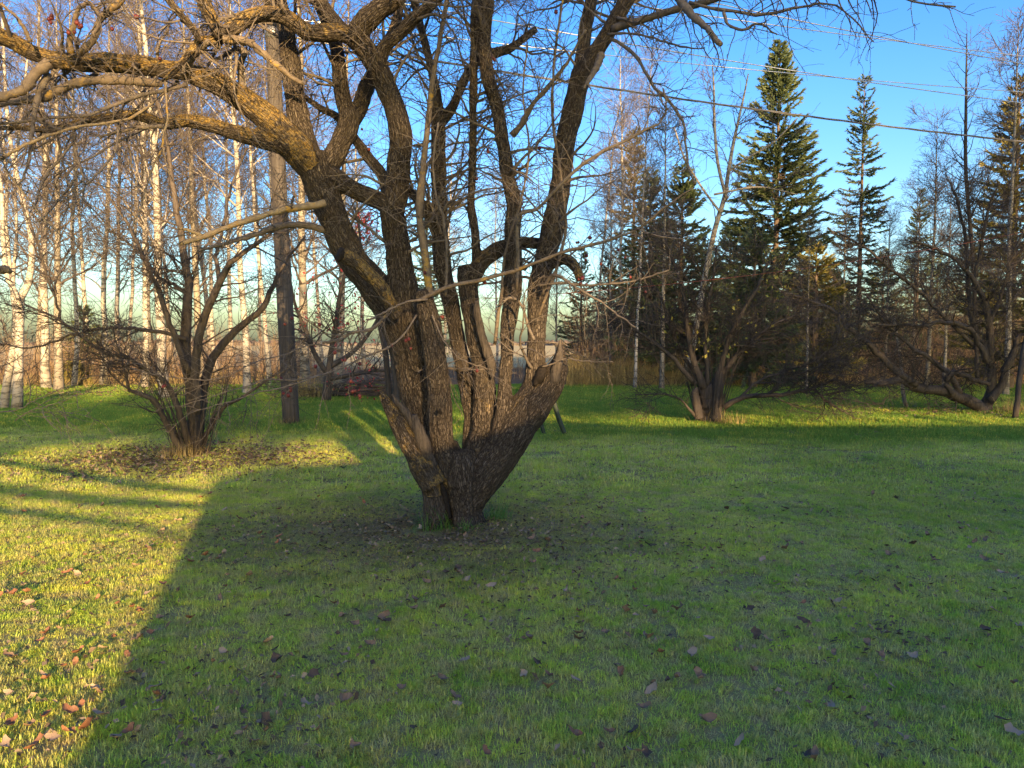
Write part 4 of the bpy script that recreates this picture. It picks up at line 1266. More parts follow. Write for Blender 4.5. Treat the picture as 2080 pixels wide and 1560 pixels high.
tuft("dry_grass_tuft", (bs[0] + 0.2, DS - 0.35, 0), 220, 0.34, M['straw'], "straw coloured grass tuft round the stump of the dark bushy shrub", 0.007, 0.22, 0.8)

# ---- right sprawling crabapple
br = gnd(1998, 836)
DR = float(br[1])
spr = thing("crabapple_tree", "sprawling dark bare fruit tree with a low limb over the grass near the right edge", "tree")
rl = [trace(p, a, b, 0.72) for p, a, b in [
    ([(2002, 842, 22), (2002, 820, 17), (2012, 800, 13), (2014, 765, 12), (2011, 731, 11), (2010, 690, 10), (2008, 643, 9), (1996, 604, 8), (1978, 571, 7), (1962, 548, 6), (1934, 523, 5), (1890, 500, 4), (1850, 490, 2.5)], DR, DR - 0.2),
    ([(1998, 838, 18), (1978, 820, 17), (1950, 808, 16), (1915, 794, 15), (1881, 791, 13), (1858, 786, 12), (1841, 775, 11), (1825, 770, 10), (1807, 774, 10), (1788, 780, 11), (1774, 776, 7), (1760, 777, 6)], DR - 0.2, DR - 0.9),
    ([(1862, 782, 10), (1840, 768, 10), (1821, 754, 9.5), (1788, 724, 9), (1761, 696, 8), (1726, 668, 7), (1696, 634, 6), (1650, 612, 4.5), (1590, 595, 3)], DR - 0.7, DR - 1.0),
    ([(2012, 745, 9), (1995, 700, 8), (1982, 673, 7.5), (1971, 625, 7), (1966, 569, 6), (1964, 500, 5), (1950, 430, 4), (1930, 370, 3)], DR - 0.1, DR + 0.4),
    ([(2004, 735, 9), (1991, 705, 8), (1973, 672, 7), (1950, 659, 7), (1915, 655, 6), (1881, 660, 5), (1840, 662, 4), (1780, 660, 2.5)], DR - 0.2, DR - 0.9),
    ([(2008, 815, 14), (2022, 800, 12), (2038, 775, 11), (2041, 751, 10), (2061, 712, 9), (2066, 688, 8), (2085, 678, 7), (2120, 660, 5), (2160, 600, 3)], DR - 0.1, DR - 0.5),
    ([(1950, 800, 9), (1932, 765, 8), (1915, 750, 7), (1881, 726, 6), (1839, 696, 5), (1800, 660, 4), (1760, 600, 3)], DR - 0.4, DR - 0.7),
    ([(1975, 700, 6), (1940, 665, 5), (1911, 638, 5), (1869, 592, 5), (1835, 567, 4.5), (1788, 530, 4), (1754, 500, 3), (1700, 470, 2)], DR - 0.3, DR - 0.6),
    ([(1935, 800, 8), (1920, 775, 8), (1935, 758, 8), (1960, 762, 7), (1985, 775, 6), (2010, 780, 5)], DR - 0.6, DR - 0.3),
    ([(2008, 660, 6), (2030, 610, 5), (2045, 560, 4), (2065, 500, 3), (2090, 440, 2)], DR, DR + 0.3),
    ([(1978, 571, 5), (1990, 520, 5), (1998, 470, 4), (2010, 420, 3), (2030, 370, 2)], DR, DR - 0.2),
]]
tubes_part("limb", rl, M['shrub_dark'], spr, 26, 10, 0.012)
Pl, Rl = stack24(rl)
a = Acc()
Q1, S1 = grow(Pl, Rl, 200, (0.2, 1.0), (0.6, 1.8), (30, 80), 9, 0.18, -0.03, 0.45, 0.016, 0.004)
a.tubes(Q1, S1, 4)
Q2, S2 = grow(np.concatenate([Q1, thin(Pl, 9)]), np.concatenate([S1, thin(Rl, 9)]), 2300, (0.1, 1.0), (0.25, 0.9), (30, 75), 6, 0.18, 0.0, 0.5, 0.007, 0.0035)
a.tubes(Q2, S2, 3)
Q3, S3 = grow(Q2, S2, 5000, (0.1, 1.0), (0.1, 0.4), (30, 75), 3, 0.2, 0.0, 0.7, 0.0045, 0.003)
a.tubes(Q3, S3, 3)
a.build("twigs", M['shrub_dark'], spr, kind='stuff')
tuft("dry_grass_tuft", (br[0] + 0.55, DR - 0.35, 0), 300, 0.45, M['straw'], "pale dry grass clump beside the base of the sprawling tree on the right", 0.008, 0.25, 0.7)
tuft("dry_grass_tuft", tuple(gnd(1850, 826)), 50, 0.25, M['straw'], "little straw tuft at the foot of the thin pale stem under the low limb", 0.007, 0.08, 0.8)

# ---- slim stems
def sapling(label, traces, mat, name="sapling"):
    t = thing(name, label, "sapling")
    rows = [trace(p, a, b) for p, a, b in traces]
    tubes_part("stem", rows, M[mat], t, 16, 7, 0.004)
    return t
sapling("slim dark curved stem standing alone at the right edge", [([(2062, 850, 6), (2067, 811, 5.5), (2072, 765, 5), (2078, 719, 5), (2090, 660, 4), (2110, 560, 3)], 15.2, 15.4)], 'shrub_dark')
sapling("thin pale stem seen under the low limb of the sprawling tree", [([(1842, 826, 4), (1835, 805, 4), (1833, 775, 3.5), (1828, 720, 3), (1815, 640, 2)], 17.6, 17.8)], 'aspen')
sapling("pair of slim dark green stems just behind the broken stub of the old tree",
        [([(808, 862, 8), (806, 828, 7.5), (803, 760, 7), (797, 720, 6), (790, 695, 5)], 11.5, 11.6),
         ([(800, 862, 6), (794, 815, 6), (786, 750, 6), (781, 705, 6), (770, 655, 5), (752, 600, 4), (735, 520, 3), (728, 440, 2)], 11.6, 11.9)], 'shrub_dark')
stand = thing("metal_stand", "dark green splayed metal legs of a stand behind the right-hand stub of the old tree", "stand")
for p in ([(1119, 800, 5), (1126, 820, 5), (1135, 850, 5), (1148, 884, 5)], [(1119, 800, 5), (1112, 822, 5), (1098, 850, 4.5), (1106, 886, 4)], [(1119, 800, 5), (1105, 820, 5), (1090, 845, 4.5)]):
    rows = trace(p, 12.4, 12.5 if p[-1][1] > 850 else 13.2)
    rows[-1, 2] = 0.0
    q = spline(rows, 12)
    Acc().tubes(q[None, :, :3], q[None, :, 3], 8, cap=True).build("leg", M['green_metal'], stand)
q = spline(trace([(1119, 806, 7), (1118, 785, 6), (1117, 765, 6)], 12.4), 8)
Acc().tubes(q[None, :, :3], q[None, :, 3], 8, cap=True).build("collar", M['green_metal'], stand)
#@@POLE
# ================================================================== UTILITY POLE AND WIRES
pb = gnd(592, 862)
DP = float(pb[1])
ptop = at(545, -150, DP + 0.1)
pole = thing("utility_pole", "tall weathered wooden utility pole standing behind the old tree", "utility pole")
rows = np.array([[*(pb - np.array([0, 0, 0.1])), 17 * DP / F], [*at(572, 480, DP + 0.05), 15.5 * DP / F], [*at(553, 60, DP + 0.1), 14 * DP / F], [*ptop, 13 * DP / F]])
q = spline(rows, 30)
Acc().tubes(q[None, :, :3], q[None, :, 3], 20, cap=True).build("shaft", M['pole'], pole)


def on_pole(py):
    i = np.argmin(np.abs(q[:, 2] - at(560, py, DP)[2]))
    return q[i, :3]


cb = on_pole(80)
Acc().tubes(np.array([[cb + [0, 0, -0.12], cb + [0, 0, 0.12]]]), np.array([[0.145, 0.145]]), 20, cap=True).build("steel_band", M['metal'], pole)
wdir = norm(np.array([0.95, 0.35, 0.0]))
adir = norm(np.array([-0.35, 0.95, 0.0]))
arms = []
for py in (-105, 10):
    c = on_pole(py) + np.array([0, -0.22, 0])
    Acc().box(c, (0.06, 0.95, 0.06), np.stack([wdir, adir, [0, 0, 1]], 1)).build("crossarm", M['pole'], pole, smooth=False)
    for s in (-0.8, 0.8):
        t0 = c + adir * s + np.array([0, 0, 0.06])
        h_ = np.array([0, 0.05, 0.09, 0.13, 0.17])
        r_ = np.array([0.03, 0.05, 0.035, 0.05, 0.02])
        Acc().tubes((t0[None] + h_[:, None] * np.array([[0, 0, 1.0]]))[None], r_[None], 10, cap=True).build("insulator", M['ceramic'], pole)
        arms.append(t0 + np.array([0, 0, 0.17]))


def wire(name, label, A, px, py, depth, r, mat, cat, sag=0.0, twist=False):
    Bp = at(px, py, depth)
    E = A + (Bp - A) * 1.45
    t = np.linspace(0, 1, 60)
    P = A[None] * (1 - t[:, None]) + E[None] * t[:, None]
    # pass through Bp exactly and hang a little
    P[:, 2] -= sag * (4 * t * (1 - t))
    P[:, 2] += sag * 4 * (1 / 1.45) * (1 - 1 / 1.45) * t * 1.45
    a = Acc()
    if twist:
        th = np.linspace(0, 60, 240)
        tt = np.linspace(0, 1, 240)
        P2 = np.stack([np.interp(tt, t, P[:, k]) for k in range(3)], 1)
        for ph in (0, 2.1, 4.2):
            offv = np.stack([0 * th, np.cos(th + ph), np.sin(th + ph)], 1) * r * 0.8
            a.tubes((P2 + offv)[None], np.full((1, 240), r * 0.6), 5)
    else:
        a.tubes(P[None], np.full((1, 60), r), 6)
    o = a.build(name, mat)
    o['label'] = label
    o['category'] = cat
    if cat == "power line":
        o['group'] = "overhead power lines"
    return E


ends = [wire("power_line", "topmost thin power line crossing the blue sky", arms[1], 2080, 114, DP + 5.6, 0.011, M['wire'], "power line", 0.25),
        wire("power_line", "second thin power line from the top in the blue sky", arms[0], 2080, 130, DP + 4.0, 0.011, M['wire'], "power line", 0.25),
        wire("power_line", "third power line down, passing just above the narrow spruce", arms[3], 2080, 187, DP + 5.4, 0.010, M['wire'], "power line", 0.25),
        wire("power_line", "lowest thin power line, above the thick black cable", arms[2], 2020, 202, DP + 3.8, 0.011, M['wire'], "power line", 0.25)]
ec = wire("service_cable", "thick dark twisted cable sagging across the spruces", cb, 2080, 288, DP + 4.6, 0.018, M['cable'], "cable", 0.3, True)
p2 = thing("utility_pole", "far utility pole out past the right edge that carries the power lines", "utility pole")
mid = np.mean(ends, 0)
Acc().tubes(np.array([[[mid[0], mid[1], -0.1], [mid[0], mid[1], 4.5], [mid[0], mid[1], 9.6]]]), np.array([[0.19, 0.17, 0.15]]), 16, cap=True).build("shaft", M['pole'], p2)
for zz in (ends[0][2] - 0.1, ends[2][2] - 0.1):
    Acc().box((mid[0] - 0.2, mid[1], zz - 0.1), (0.06, 1.1, 0.06), np.stack([wdir, adir, [0, 0, 1]], 1)).build("crossarm", M['pole'], p2, smooth=False)

# the red-brown line tied to the old tree
A = at(1118, 598, TD + 0.05)
B_ = at(2080, 460, TD + 0.9)
E_ = A + (B_ - A) * 1.2
t = np.linspace(0, 1, 80)
P = A[None] * (1 - t[:, None]) + E_[None] * t[:, None]
P[:, 2] -= 0.10 * 4 * t * (1 - t)
a = Acc()
for ph in (0, math.pi):
    th = np.linspace(0, 220, 80) + ph
    a.tubes((P + np.stack([0 * th, np.cos(th), np.sin(th)], 1) * 0.002)[None], np.full((1, 80), 0.0022), 5)
o = a.build("clothesline", M['rope'])
o['label'] = "thin red-brown line strung from the old tree to the right edge"
o['category'] = "rope"
post = thing("clothesline_post", "wooden post out past the right edge holding the red-brown line", "post", (E_[0], E_[1], 0))
Acc().tubes(np.array([[[0, 0, -0.1], [0, 0, 1.4], [0, 0, E_[2] + 0.08]]]), np.array([[0.06, 0.055, 0.05]]), 12, cap=True).build("shaft", M['pole'], post)
#@@WOODS
# ================================================================== WOODS BEHIND
def bare_tree(name, label, cat, h, r0, seed, trunk_mat, n1=46, n2=420, n3=1500, spread=1.0, lean=(0, 0), crown0=0.3, up=0.5, twig='far_twig', limb='far_twig_pale', rmin=0.0045, wob=0.05):
    global rng
    keep_rng = rng
    rng = np.random.default_rng(seed)
    t = thing(name, label, cat)
    k = 22
    z = np.linspace(0, 1, k)
    wx = np.cumsum(rng.normal(size=k)) * wob * h / 60 + lean[0] * h * z
    wy = np.cumsum(rng.normal(size=k)) * wob * h / 60 + lean[1] * h * z
    wx -= wx[0]; wy -= wy[0]
    P = np.stack([wx, wy, z * h - 0.05], 1)
    R = r0 * (1 - z) ** 0.85 + 0.006
    R[0] *= 1.35; R[1] *= 1.05
    Acc().tubes(P[None], R[None], 12).build("trunk", M[trunk_mat], t)
    a = Acc()
    P1, R1 = grow(P[None], R[None], n1, (crown0, 0.98), (0.10 * h * spread, 0.26 * h * spread), (28, 62), 9, 0.11, -0.03 * up, 0.42, 0.06, rmin * 1.3)
    a.tubes(P1, R1, 4)
    a.build("limbs", M[limb], t, kind='stuff')
    a = Acc()
    Pt = np.stack([np.interp(np.linspace(0.5, 1, 9), z, P[:, j]) for j in range(3)], 1)[None]
    Rt = np.interp(np.linspace(0.5, 1, 9), z, R)[None]
    P2, R2 = grow(np.concatenate([P1, Pt]), np.concatenate([R1, Rt]), n2, (0.2, 1.0), (0.05 * h * spread, 0.13 * h * spread), (25, 65), 5, 0.15, 0.02, 0.5, 0.014, rmin)
    a.tubes(P2, R2, 3)
    P3, R3 = grow(P2, R2, n3, (0.15, 1.0), (0.02 * h * spread, 0.07 * h * spread), (25, 65), 3, 0.16, 0.06, 0.7, 0.007, rmin * 0.8)
    a.tubes(P3, R3, 3)
    a.build("crown", M[twig], t, kind='stuff')
    rng = keep_rng
    return t


birches = [bare_tree("birch_tree", "x", "tree", 15.5, (0.13, 0.08, 0.10, 0.07, 0.09)[i], 101 + i, 'birch', 48, 480, 2100, 0.8, crown0=(0.26, 0.4, 0.2, 0.45, 0.33)[i], wob=0.10) for i in range(5)]
aspens = [bare_tree("aspen_tree", "x", "tree", 14.5, 0.14, 201 + i, 'aspen', 44, 460, 2000, 0.85, crown0=0.22, limb='far_twig') for i in range(3)]
smalls = [bare_tree("young_aspen_tree", "x", "tree", 11.0, 0.085, 301 + i, 'aspen', 52, 520, 2200, 0.8, crown0=0.25, limb='far_twig', rmin=0.005) for i in range(3)]
# proto index, base px x, base depth, trunk r px wanted near eye level, label
G1 = "birches of the grove on the left"
BL = [
    (birches, 0, 92, 25.0, 1.0, "slim white birch second from the left edge, right of the forked birch"),
    (birches, 1, 148, 26.0, 0.98, "pale crooked birch standing behind the small dark spruce on the left"),
    (birches, 2, 206, 27.0, 1.02, "straight white birch just right of the small dark spruce"),
    (birches, 3, 255, 28.5, 1.0, "slender birch behind the left half of the many-stemmed bare tree's low arching branch"),
    (aspens, 0, 116, 24.0, 0.9, "dark trunked bare tree between two white birches near the left edge"),
    (birches, 4, 292, 25.5, 1.05, "birch standing just left of the many-stemmed bare tree's upright stems"),
    (birches, 0, 334, 20.5, 0.95, "stout white birch right behind the many-stemmed bare tree"),
    (aspens, 1, 302, 30.0, 1.1, "grey aspen half hidden behind the birch left of the many-stemmed bare tree"),
    (birches, 1, 440, 29.0, 1.05, "crooked birch seen through the right-hand stems of the many-stemmed bare tree"),
    (birches, 2, 500, 22.5, 1.0, "tall white birch between the many-stemmed tree and the utility pole"),
    (birches, 3, 548, 24.0, 1.0, "white birch standing close left of the utility pole"),
    (aspens, 2, 618, 23.5, 1.05, "thick tan trunked tree just right of the utility pole"),
    (birches, 4, 470, 33.0, 1.1, "farther birch just left of the tall white birch near the utility pole"),
    (birches, 0, 585, 35.0, 1.1, "far birch directly behind the utility pole"),
    (aspens, 0, 686, 25.0, 0.95, "thin dark bare tree behind the red fruited little tree"),
    (birches, 1, 30, 30.0, 1.1, "birch behind the forked birch at the left edge"),
    (birches, 2, 180, 36.0, 1.05, None),
    (birches, 3, 385, 37.0, 1.1, None),
    (birches, 4, 655, 38.0, 1.05, "far birch between the tan trunk and the thin dark tree"),
    (birches, 0, 740, 42.0, 1.0, "far birch behind the red leaves of the little red tree"),
    (birches, 3, -60, 26.0, 1.0, None),
    (birches, 2, -20, 34.0, 1.0, None),
    (aspens, 1, 405, 27.0, 1.0, "aspen rising right behind the middle stem of the many-stemmed bare tree"),
    (birches, 1, 530, 40.0, 1.1, "distant birch in the gap left of the utility pole"),
    (birches, 4, 350, 33.0, 1.0, None),
    (birches, 2, 236, 33.0, 1.1, None),
    (aspens, 2, 75, 38.0, 1.1, None),
    (birches, 0, 430, 44.0, 1.2, None),
    # right of the old tree
    (birches, 1, 1262, 30.0, 0.92, "pale birch with lit white branches just right of the old tree's right stem"),
    (birches, 3, 1290, 25.0, 0.75, "white birch trunk seen low behind the left side of the dark bushy shrub"),
    (birches, 4, 1205, 36.0, 0.85, "white twigged birch right behind the old tree's right stem"),
    (birches, 0, 900, 44.0, 0.85, "distant birch seen in the gap between the old tree's left and middle stems"),
    (birches, 2, 1010, 46.0, 0.8, "distant birch seen between the old tree's middle and right stems"),
]
used = set()
for src, i, px, dep, sc, lab in BL:
    p = at(px, 700, dep)
    loc = (p[0], dep, 0)
    rz = rng.uniform(0, 6.28)
    tilt = (rng.normal() * 0.035, rng.normal() * 0.035)
    lab2 = lab or "slender bare birch among the crowded trees of the grove"
    key = (id(src), i)
    if key not in used:
        used.add(key)
        o = src[i]
        o.location = loc
        o.rotation_euler = (0, 0, rz)
        o.scale = (sc,) * 3
        o['label'] = lab2
        o['group'] = G1
    else:
        o = copy_thing(src[i], loc, rz, sc, lab2, G1)
    o.rotation_euler = (tilt[0], tilt[1], rz)
G2 = "bare saplings and aspens on the right"
SM = [
    (smalls, 0, 1885, 26.0, 0.86, "reddish twigged young tree left of the tall dark sapling on the right"),
    (smalls, 1, 2045, 22.0, 1.0, "bare young aspen crossing in front of the yellow lit spruce at the right edge"),
    (smalls, 2, 1345, 25.0, 0.88, "bare young tree left of the leaning pale aspen"),
    (smalls, 0, 1715, 27.0, 0.62, "low bare aspen in front of the narrow spruce"),
    (smalls, 1, 1800, 28.0, 0.62, "low bare aspen between the narrow spruce and the sprawling tree"),
    (smalls, 2, 1640, 23.0, 0.5, "smallest bare aspen, in front of the short olive spruce"),
    (smalls, 0, 1920, 23.0, 0.6, "low bare aspen close behind the upright limbs of the sprawling tree"),
    (smalls, 2, 1855, 31.0, 0.75, None),
    (smalls, 1, 1240, 33.0, 0.8, "bare aspen left of the yellowish conifer"),
    (smalls, 0, 1130, 36.0, 0.7, "bare aspen right behind the old tree's right stem and stub"),
    (smalls, 2, 1990, 29.0, 0.8, None),
]
for src, i, px, dep, sc, lab in SM:
    p = at(px, 700, dep)
    loc = (p[0], dep, 0)
    rz = rng.uniform(0, 6.28)
    lab2 = lab or "low bare young aspen among the brush on the right"
    key = (id(src), i)
    if key not in used:
        used.add(key)
        o = src[i]
        o.location, o.rotation_euler, o.scale = loc, (0, 0, rz), (sc,) * 3
        o['label'], o['group'] = lab2, G2
    else:
        copy_thing(src[i], loc, rz, sc, lab2, G2)


def traced_tree(name, label, traces, mat, depth_scale, n1, n2, n3, L1, twig='far_twig', rmin=0.004, ang=(25, 60), up=-0.03):
    t = thing(name, label, "tree")
    rows = [trace(p, a, b, depth_scale) for p, a, b in traces]
    for i, r in enumerate(rows):
        q = spline(r, 26)
        Acc().tubes(q[None, :, :3], q[None, :, 3], 10, cap=True).build("trunk" if i == 0 else "limb", M[mat], t)
    P, R = stack24(rows)
    a = Acc()
    Q1, S1 = grow(P, R, n1, (0.3, 1.0), (L1 * 0.4, L1), ang, 8, 0.12, up, 0.45, 0.02, rmin * 1.2)
    a.tubes(Q1, S1, 4)
    Q2, S2 = grow(Q1, S1, n2, (0.15, 1.0), (L1 * 0.15, L1 * 0.5), (25, 65), 6, 0.15, 0.0, 0.55, 0.009, rmin)
    a.tubes(Q2, S2, 3)
    Q3, S3 = grow(Q2, S2, n3, (0.15, 1.0), (L1 * 0.08, L1 * 0.25), (25, 65), 4, 0.16, 0.02, 0.7, 0.006, rmin)
    a.tubes(Q3, S3, 3)
    a.build("crown", M[twig], t)
    return t


d0 = float(gnd(35, 832)[1])
traced_tree("birch_tree", "forked dark based birch standing nearest at the left edge",
            [([(34, 835, 15), (37, 780, 12), (38, 733, 11), (40, 656, 11), (42, 605, 10), (58, 575, 9), (64, 540, 8), (62, 470, 7), (40, 380, 6), (20, 280, 5), (10, 160, 4), (5, 20, 3)], d0, d0 + 0.5),
             ([(40, 625, 8), (28, 588, 7), (14, 560, 6), (6, 480, 6), (4, 400, 5), (-10, 280, 4), (-30, 120, 3)], d0, d0 - 0.4),
             ([(8, 830, 12), (14, 780, 10), (26, 716, 9), (34, 680, 8)], d0 + 0.2, d0 + 0.2),
             ([(26, 800, 6), (28, 740, 5), (29, 640, 5), (27, 560, 5), (34, 470, 4), (30, 350, 4), (45, 220, 3), (60, 80, 2)], d0 + 0.8, d0 + 1.0)],
            'birch', 0.74, 60, 460, 1300, 2.0)
d1 = 21.0
traced_tree("aspen_tree", "pale leaning aspen between the dark spruces and the tall spruce on the right",
            [([(1395, 760, 10), (1412, 680, 9), (1425, 600, 9), (1440, 520, 8.5), (1455, 455, 8), (1472, 400, 7), (1480, 345, 6), (1492, 280, 5), (1510, 200, 3), (1520, 150, 2)], d1, d1 + 0.5),
             ([(1474, 400, 5), (1458, 330, 5), (1452, 260, 4), (1450, 180, 3), (1447, 130, 1.5)], d1 + 0.2, d1),
             ([(1478, 350, 4), (1520, 320, 3.5), (1570, 290, 3), (1620, 240, 2)], d1 + 0.2, d1 - 0.6),
             ([(1462, 430, 4), (1425, 380, 3.5), (1390, 320, 3), (1370, 260, 2)], d1 + 0.2, d1 + 0.5),
             ([(1450, 395, 3.5), (1540, 380, 3), (1620, 395, 2)], d1 - 0.5, d1 - 1.0)],
            'aspen', 0.62, 46, 300, 800, 1.8)
d2 = 24.0
traced_tree("young_aspen_tree", "tall straight dark sapling with upswept twigs against the sky on the right",
            [([(1985, 770, 6), (1982, 650, 6), (1974, 500, 5.5), (1962, 350, 5), (1962, 230, 4), (1963, 140, 2.5), (1964, 68, 1.2)], d2, d2)],
            'shrub_dark', 0.7, 60, 130, 160, 1.9, 'shrub_dark', 0.004, (38, 62), -0.05)
# the little red tree
br_ = gnd(664, 816)
DB = float(br_[1])
redt = traced_tree("red_fruit_tree", "small dark bare tree hung with red fruit and leaves behind the old tree's left stem",
                   [([(664, 818, 10), (664, 790, 9), (668, 760, 8), (672, 720, 6), (682, 660, 5), (690, 600, 4), (705, 540, 3), (722, 470, 2)], DB, DB),
                    ([(668, 765, 6), (640, 720, 5), (620, 670, 4), (600, 620, 3), (590, 570, 2)], DB, DB - 0.4),
                    ([(670, 745, 6), (710, 720, 5), (740, 690, 4), (770, 640, 3), (790, 560, 2)], DB, DB + 0.4),
                    ([(670, 770, 5), (720, 760, 4), (770, 752, 3), (810, 760, 2)], DB, DB - 0.5)],
                   'shrub_dark', 1, 90, 520, 900, 2.0, 'shrub_dark', 0.004, (30, 75), 0.0)
a = Acc()
C = np.concatenate([np.array([at(rng.normal(x_, s_), rng.normal(y_, s_ * 1.2), DB + rng.normal() * 0.7) for _ in range(n_)]) for x_, y_, s_, n_ in
                    [(742, 455, 13, 190), (735, 480, 14, 90), (690, 655, 25, 110), (745, 620, 22, 110), (720, 780, 28, 110), (600, 650, 22, 45), (660, 600, 40, 80), (760, 700, 30, 40)]])
leaf_quads(a, C, 0.05, rng)
a.build("red_leaves", M['red_leaf'], redt, kind='stuff')


# ---- spruces
def spruce(name, label, h, rmax, seed, mat='needles', dens=1.0, gap=0.0, shape=0.85, base=0.06, r0=0.16, cat="tree", bl=1.0):
    global rng
    keep_rng = rng
    rng = np.random.default_rng(seed)
    t = thing(name, label, cat)
    z = np.linspace(0, 1, 12)
    Acc().tubes(np.stack([0 * z, 0 * z, z * h - 0.05], 1)[None], (r0 * (1 - z) + 0.01)[None], 8).build("trunk", M['spruce_bark'], t)
    nb = int(h * 40 * dens)
    zb = np.sort(rng.uniform(base, 0.985, nb))
    zb += 0.004 * np.sin(zb * h * 2 * math.pi / 0.42)
    L = rmax * (1 - zb) ** shape * rng.uniform(0.62, 1.18, nb) + 0.10
    L *= 1 - gap * (rng.random(nb) < 0.4)
    az = rng.uniform(0, 2 * math.pi, nb)
    K = 7
    d = np.stack([np.cos(az), np.sin(az), np.where(zb > 0.75, 0.75, 0.42 - 0.5 * (1 - zb)) + rng.normal(size=nb) * 0.16], 1)
    d = norm(d)
    p = np.stack([0 * zb, 0 * zb, zb * h], 1)
    pts = [p]
    for k in range(K - 1):
        p = p + d * (L / (K - 1))[:, None]
        pts.append(p)
        d = norm(d + np.array([0, 0, -0.10 + 0.075 * k]) + rng.normal(size=(nb, 3)) * 0.09)
    PB = np.stack(pts, 1)
    RB = np.linspace(1, 0.25, K)[None] * (0.008 + 0.009 * L[:, None])
    Acc().tubes(PB[:, ::2], RB[:, ::2], 3).build("branches", M['spruce_bark'], t)
    # needle-clad shoots, each a pair of crossed slim blades
    ns = np.maximum((L * 105 * dens / bl).astype(int), 8)
    idx = np.repeat(np.arange(nb), ns)
    n = len(idx)
    tt = rng.uniform(0.12, 1.02, n) ** 0.8
    f = np.clip(tt, 0, 0.999) * (K - 1)
    i = f.astype(int)
    fr = (f - i)[:, None]
    c = PB[idx, i] * (1 - fr) + PB[idx, np.minimum(i + 1, K - 1)] * fr
    tan = norm(PB[idx, np.minimum(i + 1, K - 1)] - PB[idx, i])
    side = norm(np.cross(tan, [0, 0, 1.0])) * rng.choice([-1, 1], n)[:, None]
    sd = norm(tan * rng.uniform(0.5, 1.1, (n, 1)) + side * rng.uniform(0.2, 1.0, (n, 1)) * (1.1 - tt[:, None]) + np.array([0, 0, -1.0]) * rng.uniform(-0.1, 0.5, (n, 1)) + rng.normal(size=(n, 3)) * 0.15)
    sl = bl * rng.uniform(0.08, 0.24, n)[:, None] * (0.75 + 0.25 * np.minimum(L[idx], 2.0)[:, None])
    w = bl * 0.021 * rng.uniform(0.7, 1.3, (n, 1))
    a = Acc()
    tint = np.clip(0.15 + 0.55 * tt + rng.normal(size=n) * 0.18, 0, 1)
    for kx in range(1):
        u = norm(np.cross(sd, rng.normal(size=(n, 3))))
        V = np.stack([c - u * w * 0.5, c + sd * sl * 0.45 - u * w, c + sd * sl, c + sd * sl * 0.45 + u * w], 1).reshape(-1, 3)
        Qd = (np.arange(n) * 4)[:, None] + np.arange(4)[None]
        a.add(V, Qd, None, tint=np.repeat(tint, 4))
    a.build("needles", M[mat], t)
    rng = keep_rng
    return t


def put(o, px, dep, rz=0.0, sc=1.0):
    p = at(px, 700, dep)
    o.location = (p[0], dep, 0)
    o.rotation_euler = (0, 0, rz)
    o.scale = (sc,) * 3
    return o


def hgt(py, dep):
    return at(1040, py, dep)[2]


put(spruce("spruce_tree", "tallest full spruce rising against the sky on the right", hgt(80, 30), 3.1, 401, dens=1.15, shape=0.75), 1572, 30, 0.4)
sp_n = put(spruce("spruce_tree", "narrow open spruce with separate dark tiers against the sky", hgt(150, 31), 1.75, 402, dens=0.72, gap=0.35, shape=0.62, r0=0.12), 1742, 31, 1.0)
put(spruce("spruce_tree", "yellow lit spruce at the right edge", hgt(150, 25), 1.9, 403, 'needles_y', 0.95, shape=0.7), 2052, 25, 2.0)  # yellow needle colour carries the warm sunlight on this spruce
put(spruce("larch_tree", "yellowish conifer rising behind the old tree's right stem", hgt(255, 36), 1.7, 404, 'needles_y', 0.75, shape=0.6), 1285, 36, 0.3)
put(spruce("spruce_tree", "dark spruce in the thicket left of the leaning pale aspen", hgt(335, 28), 2.2, 405, dens=1.1, shape=0.7), 1382, 28, 1.4)
put(spruce("spruce_tree", "dark spruce at the left of the thicket, below the yellowish conifer", hgt(345, 29), 1.8, 406, dens=0.9, shape=0.7), 1318, 29, 2.4)
put(spruce("spruce_tree", "short dark spruce filling the thicket under the tallest spruce", hgt(470, 25.5), 1.9, 407, dens=1.1, shape=0.65), 1530, 25.5, 0.8)
o = put(spruce("spruce_tree", "short olive spruce between the tallest and the narrow spruce", hgt(500, 27), 1.8, 408, 'needles_y', 0.8, shape=0.6), 1655, 27, 2.9)
copy_thing(sp_n, (at(1860, 700, 36)[0], 36, 0), 2.2, 0.72, "low narrow dark spruce far behind the sprawling tree on the right", None)
FS = [spruce("spruce_tree", "x", 9.0, 2.1, 430 + k_, dens=0.6, shape=0.7, bl=1.3) for k_ in range(2)]
for k_, (px_, dp_, sc_) in enumerate([(1180, 40, .75), (1235, 38, .7), (1430, 36, .8), (1480, 41, .95), (1620, 38, .8), (1690, 35, .62), (1790, 40, .75), (1900, 37, .7), (1960, 41, .85), (2110, 36, .9), (1345, 42, .95), (2010, 33, .6)]):
    lb = "dark spruce deep in the shaded woods on the right"
    if k_ < 2:
        put(FS[k_], px_, dp_, 0.5 * k_, sc_)
        FS[k_]['label'], FS[k_]['group'] = lb, "dark spruces deep in the woods"
    else:
        copy_thing(FS[k_ % 2], (at(px_, 700, dp_)[0], dp_, 0), 1.3 * k_, sc_, lb, "dark spruces deep in the woods")
put(spruce("spruce_tree", "small spruce among the birch trunks on the left", hgt(618, 34), 1.15, 409, dens=0.9, shape=0.8, r0=0.06), 172, 34)
put(spruce("spruce_seedling", "bright yellow-green spruce seedling in the brown brush on the left", hgt(738, 27), 0.55, 410, 'needles_y', 2.0, shape=0.8, base=0.05, r0=0.02, cat="seedling"), 148, 27)
put(spruce("spruce_tree", "far spruce seen through the gap between the old tree's middle stems", hgt(385, 44), 2.0, 411, dens=0.6, shape=0.7), 868, 44)
